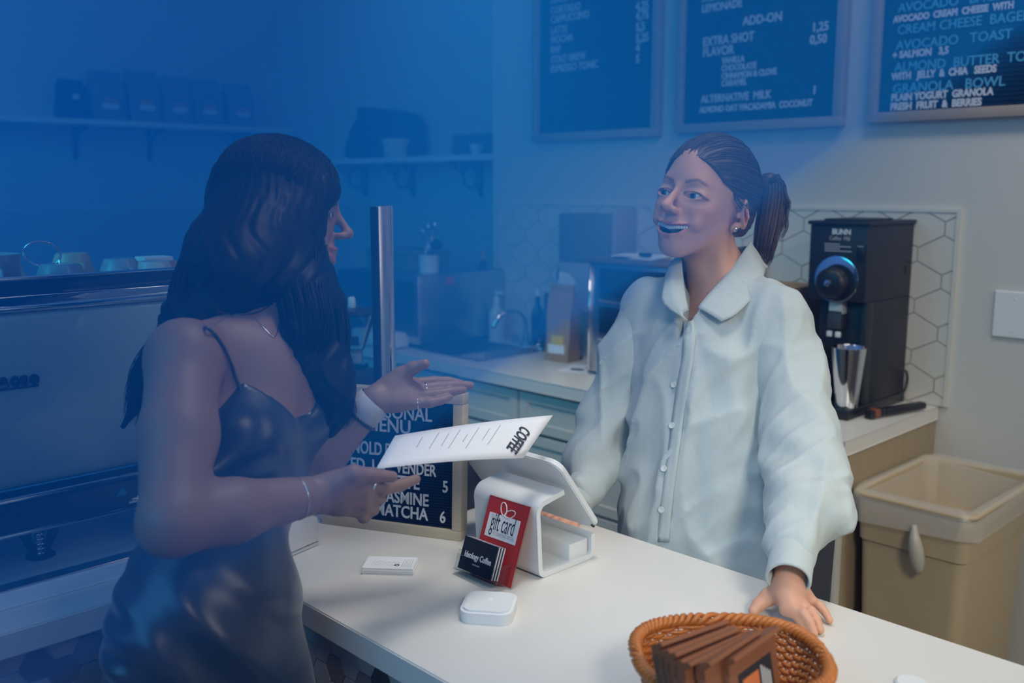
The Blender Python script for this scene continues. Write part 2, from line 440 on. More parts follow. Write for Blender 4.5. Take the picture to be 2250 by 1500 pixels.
def surface(F, lo, h):
    F[0] = F[-1] = .02; F[:, 0] = F[:, -1] = .02; F[:, :, 0] = F[:, :, -1] = .02
    S_ = F < 0
    a = [S_[i:S_.shape[0]-1+i, j:S_.shape[1]-1+j, k:S_.shape[2]-1+k] for i in (0, 1) for j in (0, 1) for k in (0, 1)]
    cnt = np.zeros(a[0].shape, np.int8)
    for q in a: cnt += q
    ci, cj, ck = np.nonzero((cnt > 0) & (cnt < 8))
    N = len(ci); idm = np.full(cnt.shape, -1, np.int32); idm[ci, cj, ck] = np.arange(N)
    cor = [(i, j, k) for i in (0, 1) for j in (0, 1) for k in (0, 1)]
    val = {c: F[ci+c[0], cj+c[1], ck+c[2]] for c in cor}
    acc = np.zeros((N, 3)); num = np.zeros(N)
    for c in cor:
        for ax_ in range(3):
            if c[ax_]: continue
            d = list(c); d[ax_] = 1; d = tuple(d)
            v0, v1 = val[c], val[d]; m = (v0 < 0) != (v1 < 0)
            t = np.where(m, v0/np.where(m, v0-v1, 1), 0)
            pt = np.tile(np.array(c, float), (N, 1)); pt[:, ax_] += t
            acc[m] += pt[m]; num += m
    V = (np.stack([ci, cj, ck], 1)+acc/num[:, None])*h+lo
    Q = []
    for ax_ in range(3):
        sl0 = [slice(0, None)]*3; sl1 = [slice(0, None)]*3
        sl0[ax_] = slice(0, -1); sl1[ax_] = slice(1, None)
        A, B = S_[tuple(sl0)], S_[tuple(sl1)]
        ed = np.nonzero(A != B); e = np.stack(ed, 1); ins = A[ed]
        u, v = [(1, 2), (2, 0), (0, 1)][ax_]
        def cell(du, dv):
            c = e.copy(); c[:, u] -= du; c[:, v] -= dv; return idm[c[:, 0], c[:, 1], c[:, 2]]
        ok = (e[:, u] > 0) & (e[:, v] > 0) & (e[:, u] < F.shape[u]-1) & (e[:, v] < F.shape[v]-1)
        e = e[ok]; ins = ins[ok]
        q = np.stack([cell(1, 1), cell(0, 1), cell(0, 0), cell(1, 0)], 1)
        q[~ins] = q[~ins][:, ::-1]; Q.append(q)
    Q = np.concatenate(Q); Q = Q[(Q >= 0).all(1)]
    return V, Q
def smoothv(V, Q, it=1, lam=.5):
    for _ in range(it):
        acc = np.zeros_like(V); n = np.zeros(len(V))
        for a, b in ((0, 1), (1, 2), (2, 3), (3, 0)):
            np.add.at(acc, Q[:, a], V[Q[:, b]]); np.add.at(acc, Q[:, b], V[Q[:, a]])
            np.add.at(n, Q[:, a], 1); np.add.at(n, Q[:, b], 1)
        V = V+(acc/np.maximum(n, 1)[:, None]-V)*lam
    return V
def meshobj(name, V, Q, m, parent, col=None, label=None, world=True):
    if world and parent is not None:
        Mi = np.array(world_inv(parent)); V2 = V@Mi[:3, :3].T+Mi[:3, 3]
    else: V2 = V
    me = bpy.data.meshes.new(name)
    me.vertices.add(len(V2)); me.vertices.foreach_set('co', V2.astype(np.float32).ravel())
    me.loops.add(Q.size); me.loops.foreach_set('vertex_index', Q.astype(np.int32).ravel())
    me.polygons.add(len(Q)); me.polygons.foreach_set('loop_start', (np.arange(len(Q))*Q.shape[1]).astype(np.int32))
    me.polygons.foreach_set('loop_total', np.full(len(Q), Q.shape[1], np.int32))
    me.polygons.foreach_set('use_smooth', np.ones(len(Q), bool))
    me.update(calc_edges=True); me.validate()
    for x in (m if isinstance(m, (list, tuple)) else [m]): me.materials.append(x)
    if col is not None:
        at = me.color_attributes.new('tint', 'FLOAT_COLOR', 'POINT')
        at.data.foreach_set('color', np.concatenate([col, np.ones((len(col), 1))], 1).astype(np.float32).ravel())
    o = bpy.data.objects.new(name, me); link(o)
    if parent is not None: o.parent = parent
    if label: o['label'] = label
    return o
def solid(name, prims, h, m, parent, disp=None, clip=None, it=1, colf=None, lim=None, label=None):
    V, Q = surface(*field(prims, h, disp=disp, clip=clip, lim=lim)); V = smoothv(V, Q, it)
    return meshobj(name, V, Q, m, parent, None if colf is None else colf(V), label)
def merge(parts):
    Vs, Qs, n = [], [], 0
    for V, Q in parts: Vs.append(V); Qs.append(Q+n); n += len(V)
    return np.concatenate(Vs), np.concatenate(Qs)
def A(v): return np.array(v, float)

# smooth pseudo-noise usable on arrays
_dirs = rng.normal(size=(24, 3)); _dirs /= np.linalg.norm(_dirs, axis=1)[:, None]; _ph = rng.uniform(0, 6.28, 24)
def wob(X, Y, Z, f, seed=0, n=5):
    s = 0
    for i in range(n):
        d = _dirs[(seed*5+i) % 24]; s = s+np.sin(f*(1+.35*i)*(X*d[0]+Y*d[1]+Z*d[2])+_ph[(seed*3+i) % 24]+1.7*np.sin(f*.6*(X*d[1]+Y*d[2]+Z*d[0])+i))
    return s/n

# strands of hair as thin tapered tubes
def strands(paths, r0, n=16, sides=3):
    Vs, Qs, c = [], [], 0
    for P, r in paths:
        P = np.asarray(P, float); m = len(P)
        T = np.gradient(P, axis=0); T /= np.linalg.norm(T, axis=1)[:, None]+1e-9
        up = np.array([.3, .2, .93]); U = np.cross(T, up); U /= np.linalg.norm(U, axis=1)[:, None]+1e-9; Wv = np.cross(T, U)
        tt = np.linspace(0, 1, m); rr = r*r0*np.clip(np.minimum(1, .25+tt*6), 0, 1)*np.clip((1.02-tt)*2.2, .06, 1)
        ring = np.stack([P+(U*math.cos(2*math.pi*k/sides)+Wv*math.sin(2*math.pi*k/sides))*rr[:, None] for k in range(sides)], 1)
        Vs.append(ring.reshape(-1, 3))
        i = np.arange(m-1)[:, None]*sides; k = np.arange(sides)[None]
        q = np.stack([c+i+k, c+i+(k+1) % sides, c+i+sides+(k+1) % sides, c+i+sides+k], -1).reshape(-1, 4)
        Qs.append(q); c += m*sides
    return np.concatenate(Vs), np.concatenate(Qs)
def spline(pts, n):
    P = np.asarray(pts, float); m = len(P); out = []
    Pp = np.vstack([2*P[0]-P[1], P, 2*P[-1]-P[-2]])
    for t in np.linspace(0, m-1-1e-6, n):
        i = int(t); u = t-i; a, b, c, d = Pp[i:i+4]
        out.append(.5*((2*b)+(-a+c)*u+(2*a-5*b+4*c-d)*u*u+(-a+3*b-3*c+d)*u**3))
    return np.array(out)
def bundle(guide, radii, count, n=18, wave=0., wf=3., r=1., seed=0, spread=1.0, jit=.5):
    g = np.random.default_rng(seed); G_ = spline(guide, n); rad = np.interp(np.linspace(0, 1, n), np.linspace(0, 1, len(radii)), radii)
    T = np.gradient(G_, axis=0); T /= np.linalg.norm(T, axis=1)[:, None]
    U = np.cross(T, A(FW)); U /= np.linalg.norm(U, axis=1)[:, None]+1e-9; Wv = np.cross(T, U)
    out = []
    for _ in range(count):
        a = g.uniform(0, 6.283); q = math.sqrt(g.uniform(.15, 1))*spread
        ph = g.uniform(0, .9); amp = wave*g.uniform(.6, 1.3); t0 = g.uniform(0, .25)*jit; t1 = 1-g.uniform(0, .35)*jit
        tt = np.linspace(0, 1, n)
        P = G_+(U*math.cos(a)+Wv*math.sin(a))*(rad*q)[:, None]+U*(amp*np.sin(wf*6.283*tt+ph)*tt)[:, None]+Wv*(amp*.7*np.cos(wf*6.283*tt+ph)*tt)[:, None]
        i0, i1 = int(t0*n), max(int(t1*n), int(t0*n)+4)
        out.append((P[i0:i1], r*g.uniform(.6, 1.3)))
    return out

# ------------------------------------------------------------------ hands
def finger(base, tip, bend, arch, r0, r1, k=.0035):
    """three phalanges from knuckle to tip, lifted along bend"""
    b, t, n = A(base), A(tip), A(bend); n = n/np.linalg.norm(n)
    p1 = b+(t-b)*.44+n*arch; p2 = b+(t-b)*.75+n*arch*.78
    return [rc(b, p1, r0, r0*.93, k), rc(p1, p2, r0*.95, r1*1.05, k*.5), rc(p2, t, r1*1.02, r1*.9, k*.5)]
def palm_prims(wrist, kn, thick, k=.012):
    """kn: four knuckle points, index to little"""
    out = []; w = A(wrist)
    for i, q in enumerate(kn): out.append(rc(w+(A(q)-w)*.18+(A(kn[i])-A(kn[1]))*.18, q, thick*1.05, thick*.8, k))
    out.append(rc(w+(A(kn[0])-w)*.55, w+(A(kn[3])-w)*.55, thick, thick*.95, k))
    return out

# ------------------------------------------------------------------ a head in its own frame: f forward, l the person's left, u up
def head_prims(smile=1.0):
    P = [el((-.014, 0, .030), (.096, .075, .086), .01), el((.027, 0, -.024), (.057, .054, .070), .03),
         el((.068, 0, -.0905), (.016, .018, .0135), .024), rc((.004, .042, -.044), (.054, .014, -.090), .015, .011, .028), rc((.004, -.042, -.044), (.054, -.014, -.090), .015, .011, .028),
         el((.057, .036, -.021), (.020, .019, .017), .022), el((.057, -.036, -.021), (.020, .019, .017), .022),
         rc((.0705, -.030, .0245), (.0705, .030, .0245), .0105, .0105, .020), rc((.050, 0, .060), (.053, 0, .05), .026, .026, .03),
         rc((.085, 0, .012), (.107, 0, -.021), .0056, .0074, .010), el((.1095, 0, -.0262), (.0095, .0098, .0082), .008),
         el((.0965, .0112, -.0305), (.0110, .0052, .0060), .007), el((.0965, -.0112, -.0305), (.0110, .0052, .0060), .007)]
    for s in (1, -1):
        P += [el((.094, s*.031, .004), (.016, .020, .0125), .014, '-'), el((.0700, s*.0310, .0020), (.0146, .0210, .0128), .009),
              el((.091, s*.0325, .0008), (.020, .0182, .0050), .0024, '-', M=rotm((1, 0, 0), -s*7))]
        P += [el((.1025, s*.0060, -.0385), (.0040, .0028, .0026), .0015, '-')]
        E_ = rotm((0, 0, 1), -s*42)@rotm((0, 1, 0), -16)
        P += [el((-.014, s*.081, -.007), (.0215, .0078, .0275), .005, M=E_), el((-.0085, s*.0875, -.006), (.0150, .0052, .0190), .003, '-', M=E_), rc((-.008, s*.083, .006), (-.017, s*.090, -.012), .0024, .0022, .003),
              rc((-.006, s*.076, -.030), (-.002, s*.074, -.037), .0068, .0058, .006), el((-.001, s*.078, -.012), (.004, .004, .006), .004)]
    P += [el((.070, 0, -.062), (.022, .028, .022), .02)]
    W_ = .0385
    def lip(z0, zc, f0, r0, r1):
        xs = [(-1, f0-.0200, zc, r1), (-.6, f0-.0075, z0+(zc-z0)*.36, r0*.85), (-.25, f0-.001, z0+(zc-z0)*.05, r0), (.25, f0-.001, z0+(zc-z0)*.05, r0), (.6, f0-.0075, z0+(zc-z0)*.36, r0*.85), (1, f0-.0200, zc, r1)]
        return [rc((a[1], a[0]*W_, a[2]), (b[1], b[0]*W_, b[2]), a[3], b[3], .0035) for a, b in zip(xs, xs[1:])]
    if smile: P += [el((.092, 0, -.0625), (.024, .0290, .0100), .003, '-')]
    P += lip(-.0545, -.0485, .0915, .0032, .0018)
    P += lip(-.0765, -.0495, .0885, .0040, .0018)
    if smile: P += [el((.078, 0, -.0630), (.014, .0240, .0085), .002, '-')]
    if smile:
        for s in (1, -1): P += [rc((.091, s*.006, -.0630), (.0770, s*.0330, -.0525), .0070, .0032, .0020, '-')]
    for s in (1, -1): P += [rc((.0950, s*.0200, -.031), (.0790, s*.0410, -.054), .0026, .0020, .006, '-'), el((.064, s*.042, -.044), (.012, .009, .012), .014)]
    return P
def place(prims, O, B):
    """prims from a local frame (rows of B are the local axes in world space) to the world"""
    out = []
    for p in prims:
        if p[0] == 'c': out.append(('c', O+p[1]@B, O+p[2]@B, p[3], p[4], p[5], p[6]))
        else: out.append(('e', O+p[1]@B, p[2], p[3]@B, None, p[5], p[6]))
    return out
def rotm(axis, deg): return np.array(Matrix.Rotation(R(deg), 3, Vector(axis)))

def skinmat(name, col, rough=.5):
    return mat(name, col, rough, sss=.12, attr='tint', spec=.4, bump=.04, bscale=260)

SHIRT = mat('pale_linen', (.47, .535, .52), .85, var=.04, scale=60, bump=.75, bscale=34, sheen=.15, stretch=(1, 1, .35), spec=.2)
SATIN = mat('navy_satin', (.014, .028, .050), .30, spec=.6, sheen=.2, bump=.03)
HAIR_B = mat('brown_hair', (.085, .052, .032), .42, var=.4, scale=30, spec=.5)
HAIR_C = mat('black_hair', (.0050, .0062, .0100), .50, var=.3, scale=30, spec=.16)
M_skirt = None
GOLD = mat('silver_jewellery', (.7, .68, .62), .18, 1)
# ------------------------------------------------------------------ the barista behind the counter
FWa, RTa, UPa, Ca = A(FW), A(RT), A(UP), -A(FW)
def Wa(x, y, t): return A(W(x, y, t))
bar = thing('person', 'woman with a brown ponytail in an oversized pale button-up shirt, laughing behind the counter', 'person', (-1.0, 1.62, 0))
# head
TB = 1.85
yaw, pitch, roll = 43, 6, -12
f = -math.sin(R(yaw))*RTa+math.cos(R(yaw))*Ca
l = math.cos(R(yaw))*RTa+math.sin(R(yaw))*Ca
u = UPa.copy()
B = np.array([f, l, u])
def rodr(v, k, deg):
    k = k/np.linalg.norm(k); a = R(deg); return v*math.cos(a)+np.cross(k, v)*math.sin(a)+k*(k@v)*(1-math.cos(a))
B = np.array([rodr(x, l, -pitch) for x in B]); B = np.array([rodr(x, B[0], roll) for x in B])
HS = 1.06
Bs = B*HS
HO = Wa(1490, 424, 1.80)-A((.083, 0, .002))@Bs
def HL(p): return HO+A(p)@Bs
def placeS(prims, O, B, s):
    q = []
    for p in prims:
        if p[0] == 'c': q.append(('c', O+p[1]@B*s, O+p[2]@B*s, p[3]*s, p[4]*s, p[5]*s, p[6]))
        else: q.append(('e', O+p[1]@B*s, p[2]*s, p[3]@B, None, p[5]*s, p[6]))
    return q
hp = placeS(head_prims(), HO, B, HS)
NB = Wa(1590, 640, 1.90)               # base of the neck
neck = [rc(HL((-.030, 0, -.055)), NB, .050, .056, .03), rc(NB, NB+A((0, 0, -.06))+Ca*.02, .06, .085, .04),
        rc(HL((-.005, .045, -.050)), NB+Ca*.045-RTa*.01, .012, .010, .02), rc(HL((-.005, -.045, -.050)), NB+Ca*.04-RTa*.03, .012, .010, .02)]
V1, Q1 = surface(*field(hp+neck, .0021)); V1 = smoothv(V1, Q1, 1, .4)
# left hand flat on the counter (image right)
def zc(x, y, z=.918): return A(pz(x, y, z))
wl = zc(1732, 1285, .957)
knL = [zc(1727, 1338, .936), zc(1747, 1340, .939), zc(1766, 1334, .937), zc(1783, 1322, .932)]
hl = palm_prims(wl, knL, .0125)
up = A((0, 0, 1))
for b, tp, ar, r0 in ((knL[0], zc(1771, 1384, .918), .008, .0088), (knL[1], zc(1788, 1390, .918), .010, .0090), (knL[2], zc(1802, 1384, .918), .009, .0085), (knL[3], zc(1823, 1363, .917), .007, .0074)):
    hl += finger(b, tp, up, ar, r0, r0*.80)
hl += [rc(wl+(knL[0]-wl)*.30, zc(1690, 1310, .936), .0145, .0125, .012), rc(zc(1690, 1310, .936), zc(1668, 1327, .926), .0120, .0100, .008), rc(zc(1668, 1327, .926), zc(1656, 1342, .919), .0098, .0082, .004)]
FL = A(W(1750, 1190, 1.50))
hl += [rc(wl, FL, .0225, .028, .015)]
V2, Q2 = surface(*field(hl, .0023)); V2 = smoothv(V2, Q2, 1, .4)
# right hand behind the till (image left)
wr = A(W(1262, 1105, 1.86)); k0 = zc(1225, 1130, .935)
knR = [zc(1243, 1150, .935), zc(1232, 1142, .937), zc(1220, 1135, .936), zc(1210, 1128, .932)]
hr = palm_prims(wr, knR, .0125)
for i, (b, tp) in enumerate(zip(knR, (zc(1222, 1172, .918), zc(1203, 1166, .918), zc(1190, 1156, .918), zc(1182, 1146, .918)))): hr += finger(b, tp, up, .008, .0086, .0068)
hr += [rc(wr, A(W(1290, 1060, 1.88)), .0235, .028, .015), rc(wr+(knR[0]-wr)*.4, zc(1262, 1158, .925), .013, .009, .01)]
V3, Q3 = surface(*field(hr, .003)); V3 = smoothv(V3, Q3, 1, .4)
# legs and trunk core, hidden by the shirt and counter but there
HIP = A((-.955, 1.56, .93))
SHR = A(W(1428, 672, 1.97)); SHL = A(W(1706, 700, 1.80))
side = (SHL-SHR); side /= np.linalg.norm(side)
leg = []
feet = []
for s in (-1, 1):
    hj = HIP+side*s*.085; kn = hj+A((0, 0, -.43))+side*s*.01; an = kn+A((0, .03, -.42))
    leg += [rc(hj, kn, .075, .052, .03), rc(kn, an, .050, .034, .02)]; feet.append(an)
MID = Wa(1548, 900, 1.90)
core = [rc(NB, MID, .06, .07, .03), rc(MID, HIP, .07, .08, .03)]
V4, Q4 = surface(*field(core+leg, .009))
# arms inside the sleeves
ELL = A(W(1795, 1060, 1.62)); ELR = A(W(1318, 985, 1.99))
arms = [rc(SHL, ELL, .038, .034, .02), rc(ELL, FL, .034, .028, .01), rc(SHR, ELR, .038, .034, .02), rc(ELR, A(W(1290, 1060, 1.88)), .034, .026, .01), rc(SHR-A((0, 0, .03)), SHL-A((0, 0, .03)), .03, .03, .03)]
V5, Q5 = surface(*field(arms, .006))
V, Q = merge([(V1, Q1), (V2, Q2), (V3, Q3), (V4, Q4), (V5, Q5)])
def face_tint(V, O, B, s, base, lipc, brow, rosy=.35):
    L = ((V-O)@B.T)/s
    c = np.tile(A(base), (len(V), 1))
    def blend(m, col): return c*(1-m[:, None])+A(col)*m[:, None]
    ck = np.exp(-(((L[:, 0]-.07)/.03)**2+((np.abs(L[:, 1])-.045)/.022)**2+((L[:, 2]+.030)/.02)**2)); c = blend(ck*rosy, A(base)*A((1.1, .72, .68)))
    ns = np.exp(-(((L[:, 0]-.105)/.02)**2+((L[:, 1])/.014)**2+((L[:, 2]+.03)/.012)**2)); c = blend(ns*.25, A(base)*A((1.1, .75, .7)))
    near = (L[:, 0] > .066) & (np.abs(L[:, 1]) < .041)
    q = np.abs(L[:, 1])/.0385
    zu = -.0545+.0060*q**2; zl = -.0770+.0275*q**2
    lipm = near*np.clip((.0046-np.minimum(np.abs(L[:, 2]-zu), np.abs(L[:, 2]-zl-.001)))/.0022, 0, 1)*np.clip((1.05-q)*6, 0, 1); c = blend(lipm*.72, lipc)
    inner = near*(L[:, 2] < -.053)*(L[:, 2] > -.0735)*(L[:, 0] < .0800)*(L[:, 0] > .05)*np.clip((.72-q)*8, 0, 1); c = blend(inner, (.05, .008, .008))
    y = np.abs(L[:, 1]); zb = .0245+.004*np.clip((y-.02)/.012, -1, 1)-.006*np.clip((y-.036)/.012, 0, 1)**1.0
    bm_ = (L[:, 0] > .04)*np.clip((.0040-np.abs(L[:, 2]-zb))/.0022, 0, 1)*(y > .012)*np.clip((.050-y)/.006, 0, 1); c = blend(np.clip(bm_, 0, 1)*.62, brow)
    # lash line and rims of the eyes
    ye = (y-.0325)/.0190; ze = (L[:, 2]-.0008)+(y-.0325)*.12
    lid = np.abs(np.sqrt(ye**2+(ze/.0068)**2)-.98); em = (L[:, 0] > .055)*np.clip((.22-lid)/.12, 0, 1)*np.where(ze > -.001, 1., .45); c = blend(em*.75, (.03, .018, .015))
    return c
SKIN_B = (.64, .34, .22)
col = face_tint(V, HO, B, HS, SKIN_B, (.46, .14, .12), (.10, .055, .03))
# knuckles and nails a little pinker
meshobj('body', V, Q, skinmat('skin_fair', SKIN_B), bar, col)
eyew = mat('eye_white', (.50, .50, .48), .12, spec=.6); iris = mat('blue_iris', (.035, .07, .10), .1, spec=.8); pup = mat('pupil', (.004, .004, .004), .08)
gaze = A((.93, -.10, -.03)); gaze /= np.linalg.norm(gaze)
def eyeball(s, O, B, sc, parent, gz):
    c = O+A((.0695, s*.0315, .0012))@B*sc; g = gz@B; Mx = basis(Vector(c), Vector(np.cross(B[2], g)), Vector(B[2]), Vector(g))
    bm = nb(); r = .0128*sc
    prof = [(r*math.sin(a), -r*math.cos(a)) for a in np.linspace(.001, math.pi-.001, 20)]
    lathe(bm, prof, 24, M=Mx); e = obj('eye', bm, eyew, parent, 'all', world=True)
    bm = nb(); prof = [(r*1.012*math.sin(a), r*1.012*math.cos(a)) for a in np.linspace(.54, .001, 6)]; lathe(bm, prof, 20, M=Mx, cap=False); obj('iris', bm, iris, e, 'all', world=True)
    bm = nb(); prof = [(r*1.022*math.sin(a), r*1.022*math.cos(a)) for a in np.linspace(.25, .001, 4)]; lathe(bm, prof, 16, M=Mx, cap=False); obj('pupil', bm, pup, e, 'all', world=True)
for s in (1, -1): eyeball(s, HO, B, HS, bar, gaze)
# teeth: an upper row following the lip
bm = nb()
for i in range(-7, 8):
    y0 = i*.0043; f0 = .0875-9.0*y0*y0; hgt = .0084-abs(i)*.0004
    c = HL((f0-.004, y0, -.0595+abs(i)*.0006)); Mx = basis(Vector(c), Vector(B[1]+B[0]*(-.5*i/7)), Vector(B[2]))
    box(bm, -.0020*HS, .0020*HS, -hgt*.5, hgt*.5, -.002, .002, .0009, 2, Mx)
obj('teeth', bm, mat('teeth', (.78, .75, .68), .2), bar, 'all', world=True)
# hair: a cap combed back to a tie, and the tail
def HLIM(u_): return np.interp(u_, [-.07, .012, .024, .034, .052, .062, .072, .082, .12], [-.034, -.032, .020, .042, .058, .068, .082, .098, .14])
TIE = HL((-.104, .008, .030))
def hair_clip_local(X, Y, Z):
    L = (np.stack([X, Y, Z], 1)-HO)@B.T/HS
    fl, ll, ul = L[:, 0], np.abs(L[:, 1]), L[:, 2]
    # hairline: forward limit depends on height and side
    lim = HLIM(ul)
    low = -.060-fl*.25
    return np.maximum((fl-lim)*.8, (low-ul)*.8)*HS
hcap = placeS([el((-.016, 0, .031), (.104, .082, .099), .01), el((-.07, 0, -.012), (.04, .055, .045), .03), rc((-.085, .008, .02), (-.115, .014, .015), .03, .022, .02)], HO, B, HS)
tdp = float((TIE-A(EYE))@FWa)
tail_g = [TIE, Wa(1690, 402, tdp-.01), Wa(1697, 440, tdp-.02), Wa(1688, 505, tdp-.03), Wa(1676, 555, tdp-.03), Wa(1668, 598, tdp-.02)]
for a, b, ra, rb in zip(tail_g, tail_g[1:], (.014, .018, .020, .018, .012), (.018, .020, .018, .012, .005)): hcap.append(rc(a, b, ra, rb, .012))
def combed(X, Y, Z):
    L = (np.stack([X, Y, Z], 1)-HO)@B.T/HS
    d = L-A((-.104, .008, .030)); ang = np.arctan2(d[:, 1], d[:, 2]); ang2 = np.arctan2(L[:, 1], L[:, 0]+.12)
    return (L[:, 0] > -.108)*-.0007*np.sin(ang*38+2*np.sin(L[:, 0]*30))-.0004*np.sin(ang*61+1)
Vh, Qh = surface(*field(hcap, .0026, disp=combed, clip=hair_clip_local)); Vh = smoothv(Vh, Qh, 1, .35)
paths = []
g = np.random.default_rng(3)
cen, rad = A((-.016, 0, .031)), A((.1045, .0825, .0995))
for _ in range(900):                                      # strands from the hairline to the tie
    uu = g.uniform(-.05, .116) if g.uniform() < .65 else .118-abs(g.normal())*.03; sgn = g.choice((-1, 1))
    ff = float(HLIM(uu))+.002-g.uniform(0, 1)**1.5*.07
    q = 1-((uu-.03)/rad[2])**2-((ff+.016)/rad[0])**2
    p0 = (A((ff, sgn*rad[1]*math.sqrt(max(q, 0)), uu))-cen)/rad; p0 /= np.linalg.norm(p0)
    e0 = (A((-.104, .008, .030))-cen)/rad; e0 = e0/np.linalg.norm(e0); e0 = e0+g.normal(size=3)*.05; e0 /= np.linalg.norm(e0)
    om = math.acos(max(-1, min(1, float(p0@e0)))); off = 1+abs(g.normal())*.008
    pts = [cen+((p0*math.sin((1-t)*om)+e0*math.sin(t*om))/max(math.sin(om), .05))*rad*(off+.012*math.sin(t*3.1)) for t in np.linspace(0, 1, 12)]
    paths.append((np.array([HL(p) for p in pts]), g.uniform(.5, 1.1)))
paths += bundle(tail_g, (.008, .022, .027, .026, .022, .014), 520, wave=.004, wf=1.2, seed=5, r=.9)
paths += bundle([TIE, Wa(1700, 405, tdp-.02), Wa(1722, 445, tdp-.03), Wa(1734, 484, tdp-.03)], (.01, .016, .012, .004), 70, wave=.003, seed=6, r=.8)
paths += bundle([TIE, Wa(1706, 430, tdp-.02), Wa(1716, 490, tdp-.03), Wa(1712, 540, tdp-.03)], (.01, .016, .014, .006), 80, wave=.003, seed=16, r=.8)
paths += bundle([HL((.022, .070, .035)), HL((.012, .080, .010)), HL((-.010, .086, .004)), HL((-.05, .080, .02))], (.004, .005, .007, .006), 22, seed=9, r=.45)
Vs_, Qs_ = strands(paths, .00105)
V, Q = merge([(Vh, Qh), (Vs_, Qs_)])
hb = meshobj('hair', V, Q, HAIR_B, bar)
bm = nb(); lathe(bm, [(.019, -.008), (.023, -.004), (.024, 0), (.023, .004), (.019, .008)], 20, M=basis(Vector(TIE), Vector(B[1]), Vector(B[2]), Vector(-B[0]+B[2]*-.1))); obj('hair_tie', bm, M_black, hb, True, world=True)
bm = nb(); lathe(bm, [(.0, -.002), (.0045, -.001), (.0055, .002), (.003, .0045), (.0, .005)], 14, M=basis(Vector(HL((.002, .080, -.037))), Vector(B[0]), Vector(B[2]), Vector(B[1]))); obj('stud_earring', bm, GOLD, bar, True, world=True)

# shirt
NBs = NB+A((0, 0, -.015))
chest = A(W(1556, 800, 1.88)); belly = A(W(1545, 1040, 1.82)); hem = A(W(1545, 1330, 1.77))
fwd = np.cross(side, A((0, 0, 1))); fwd /= np.linalg.norm(fwd)
if fwd@Ca < 0: fwd = -fwd
Bt = np.array([side, fwd, [0, 0, 1.]])
sp = [el(Wa(1550, 760, 1.90), (.150, .095, .15), .05, M=Bt), el(Wa(1548, 900, 1.87), (.152, .102, .17), .06, M=Bt), el(Wa(1544, 1040, 1.855), (.158, .108, .17), .06, M=Bt), el(Wa(1546, 1180, 1.835), (.164, .110, .17), .06, M=Bt), el(Wa(1552, 1320, 1.82), (.170, .112, .16), .06, M=Bt),
      rc(SHR+A((0, 0, -.012)), NBs+side*-.05, .046, .052, .03), rc(SHL+A((0, 0, -.012)), NBs+side*.05, .050, .052, .03), rc(NBs, chest, .07, .09, .05), rc(SHL, A(W(1734, 800, 1.77)), .050, .046, .04), rc(SHR, A(W(1396, 760, 1.965)), .047, .042, .04)]
spL = [rc(SHL, A(W(1738, 830, 1.76)), .055, .058, .03), rc(A(W(1738, 830, 1.76)), A(W(1762, 980, 1.67)), .058, .063, .03), rc(A(W(1762, 980, 1.67)), A(W(1772, 1105, 1.57)), .063, .064, .03),
       rc(A(W(1772, 1105, 1.57)), A(W(1742, 1196, 1.495)), .060, .037, .02), el(A(W(1792, 1130, 1.56)), (.046, .046, .040), .02)]
spR = [rc(SHR, A(W(1388, 780, 1.97)), .052, .054, .03), rc(A(W(1388, 780, 1.97)), A(W(1342, 920, 1.97)), .054, .056, .03), rc(A(W(1342, 920, 1.97)), A(W(1306, 1005, 1.93)), .056, .052, .03),
       rc(A(W(1306, 1005, 1.93)), A(W(1289, 1070, 1.878)), .048, .037, .02), el(A(W(1292, 990, 1.94)), (.042, .042, .04), .02)]
def folds(X, Y, Z):
    P = np.stack([X, Y, Z], 1); s = (P-chest)@side; fz = Z
    hang = np.clip((1.22-Z)/.3, 0, 1)
    w = wob(X, Y, Z*.22, 30, 1)*.0075*(.35+1.0*hang)+wob(X, Y, Z*.8, 34, 2)*.0042+wob(X, Y, Z, 75, 3)*.0012
    r1 = np.clip(1-np.abs(wob(X, Y, Z*.30, 20, 6))*2.2, 0, 1)**2; r2 = np.clip(1-np.abs(wob(X, Y, Z*.9, 30, 7))*2.6, 0, 1)**2
    w = w-.0075*r1-.0045*r2
    d = (P-A(W(1800, 1120, 1.6)))@A(RT); ef = np.exp(-(((P-A(W(1790, 1085, 1.62)))**2).sum(1))/.010)
    w += ef*.0085*np.sin(70*((P@UPa)+.65*(P@RTa)))
    ef2 = np.exp(-(((P-A(W(1300, 1000, 1.95)))**2).sum(1))/.008); w += ef2*.0085*np.sin(75*((P@UPa)*.9-.8*(P@RTa)))
    ef3 = np.exp(-(((P-A(W(1665, 860, 1.8)))**2).sum(1))/.012); w += ef3*.0055*np.sin(80*((P@RTa)+.2*(P@UPa)))
    return w
def sclip(X, Y, Z):
    P = np.stack([X, Y, Z], 1)
    # open neck: a slanted cone around the neck plus a V at the front
    q = P-NB; s = q@side; fo = q@fwd; z = q[:, 2]
    ring = (.064+z*.55)-np.sqrt(s*s+(fo-.012)**2)
    vee = np.where(fo > 0, (.036+z*.45)-np.abs(s+.012), -.05)
    return np.maximum(np.where(z > -.16, np.maximum(ring, vee), -.05), .80-Z)
def fit_counter(X, Y, Z):
    """cloth does not pass through the slab: it stops at the counter's back edge"""
    return np.where(Z < .93, (1.352-Y), -.05)
def shirt_clip(X, Y, Z): return np.maximum(sclip(X, Y, Z), fit_counter(X, Y, Z))
Fs = field(sp, .0045, disp=folds, clip=shirt_clip); V6, Q6 = surface(*Fs); V6 = smoothv(V6, Q6, 2, .5)
VL, QL = surface(*field(spL, .004, disp=folds)); VL = smoothv(VL, QL, 2, .5)
VR, QR = surface(*field(spR, .004, disp=folds)); VR = smoothv(VR, QR, 2, .5)
shirt = meshobj('shirt', V6, Q6, SHIRT, bar)
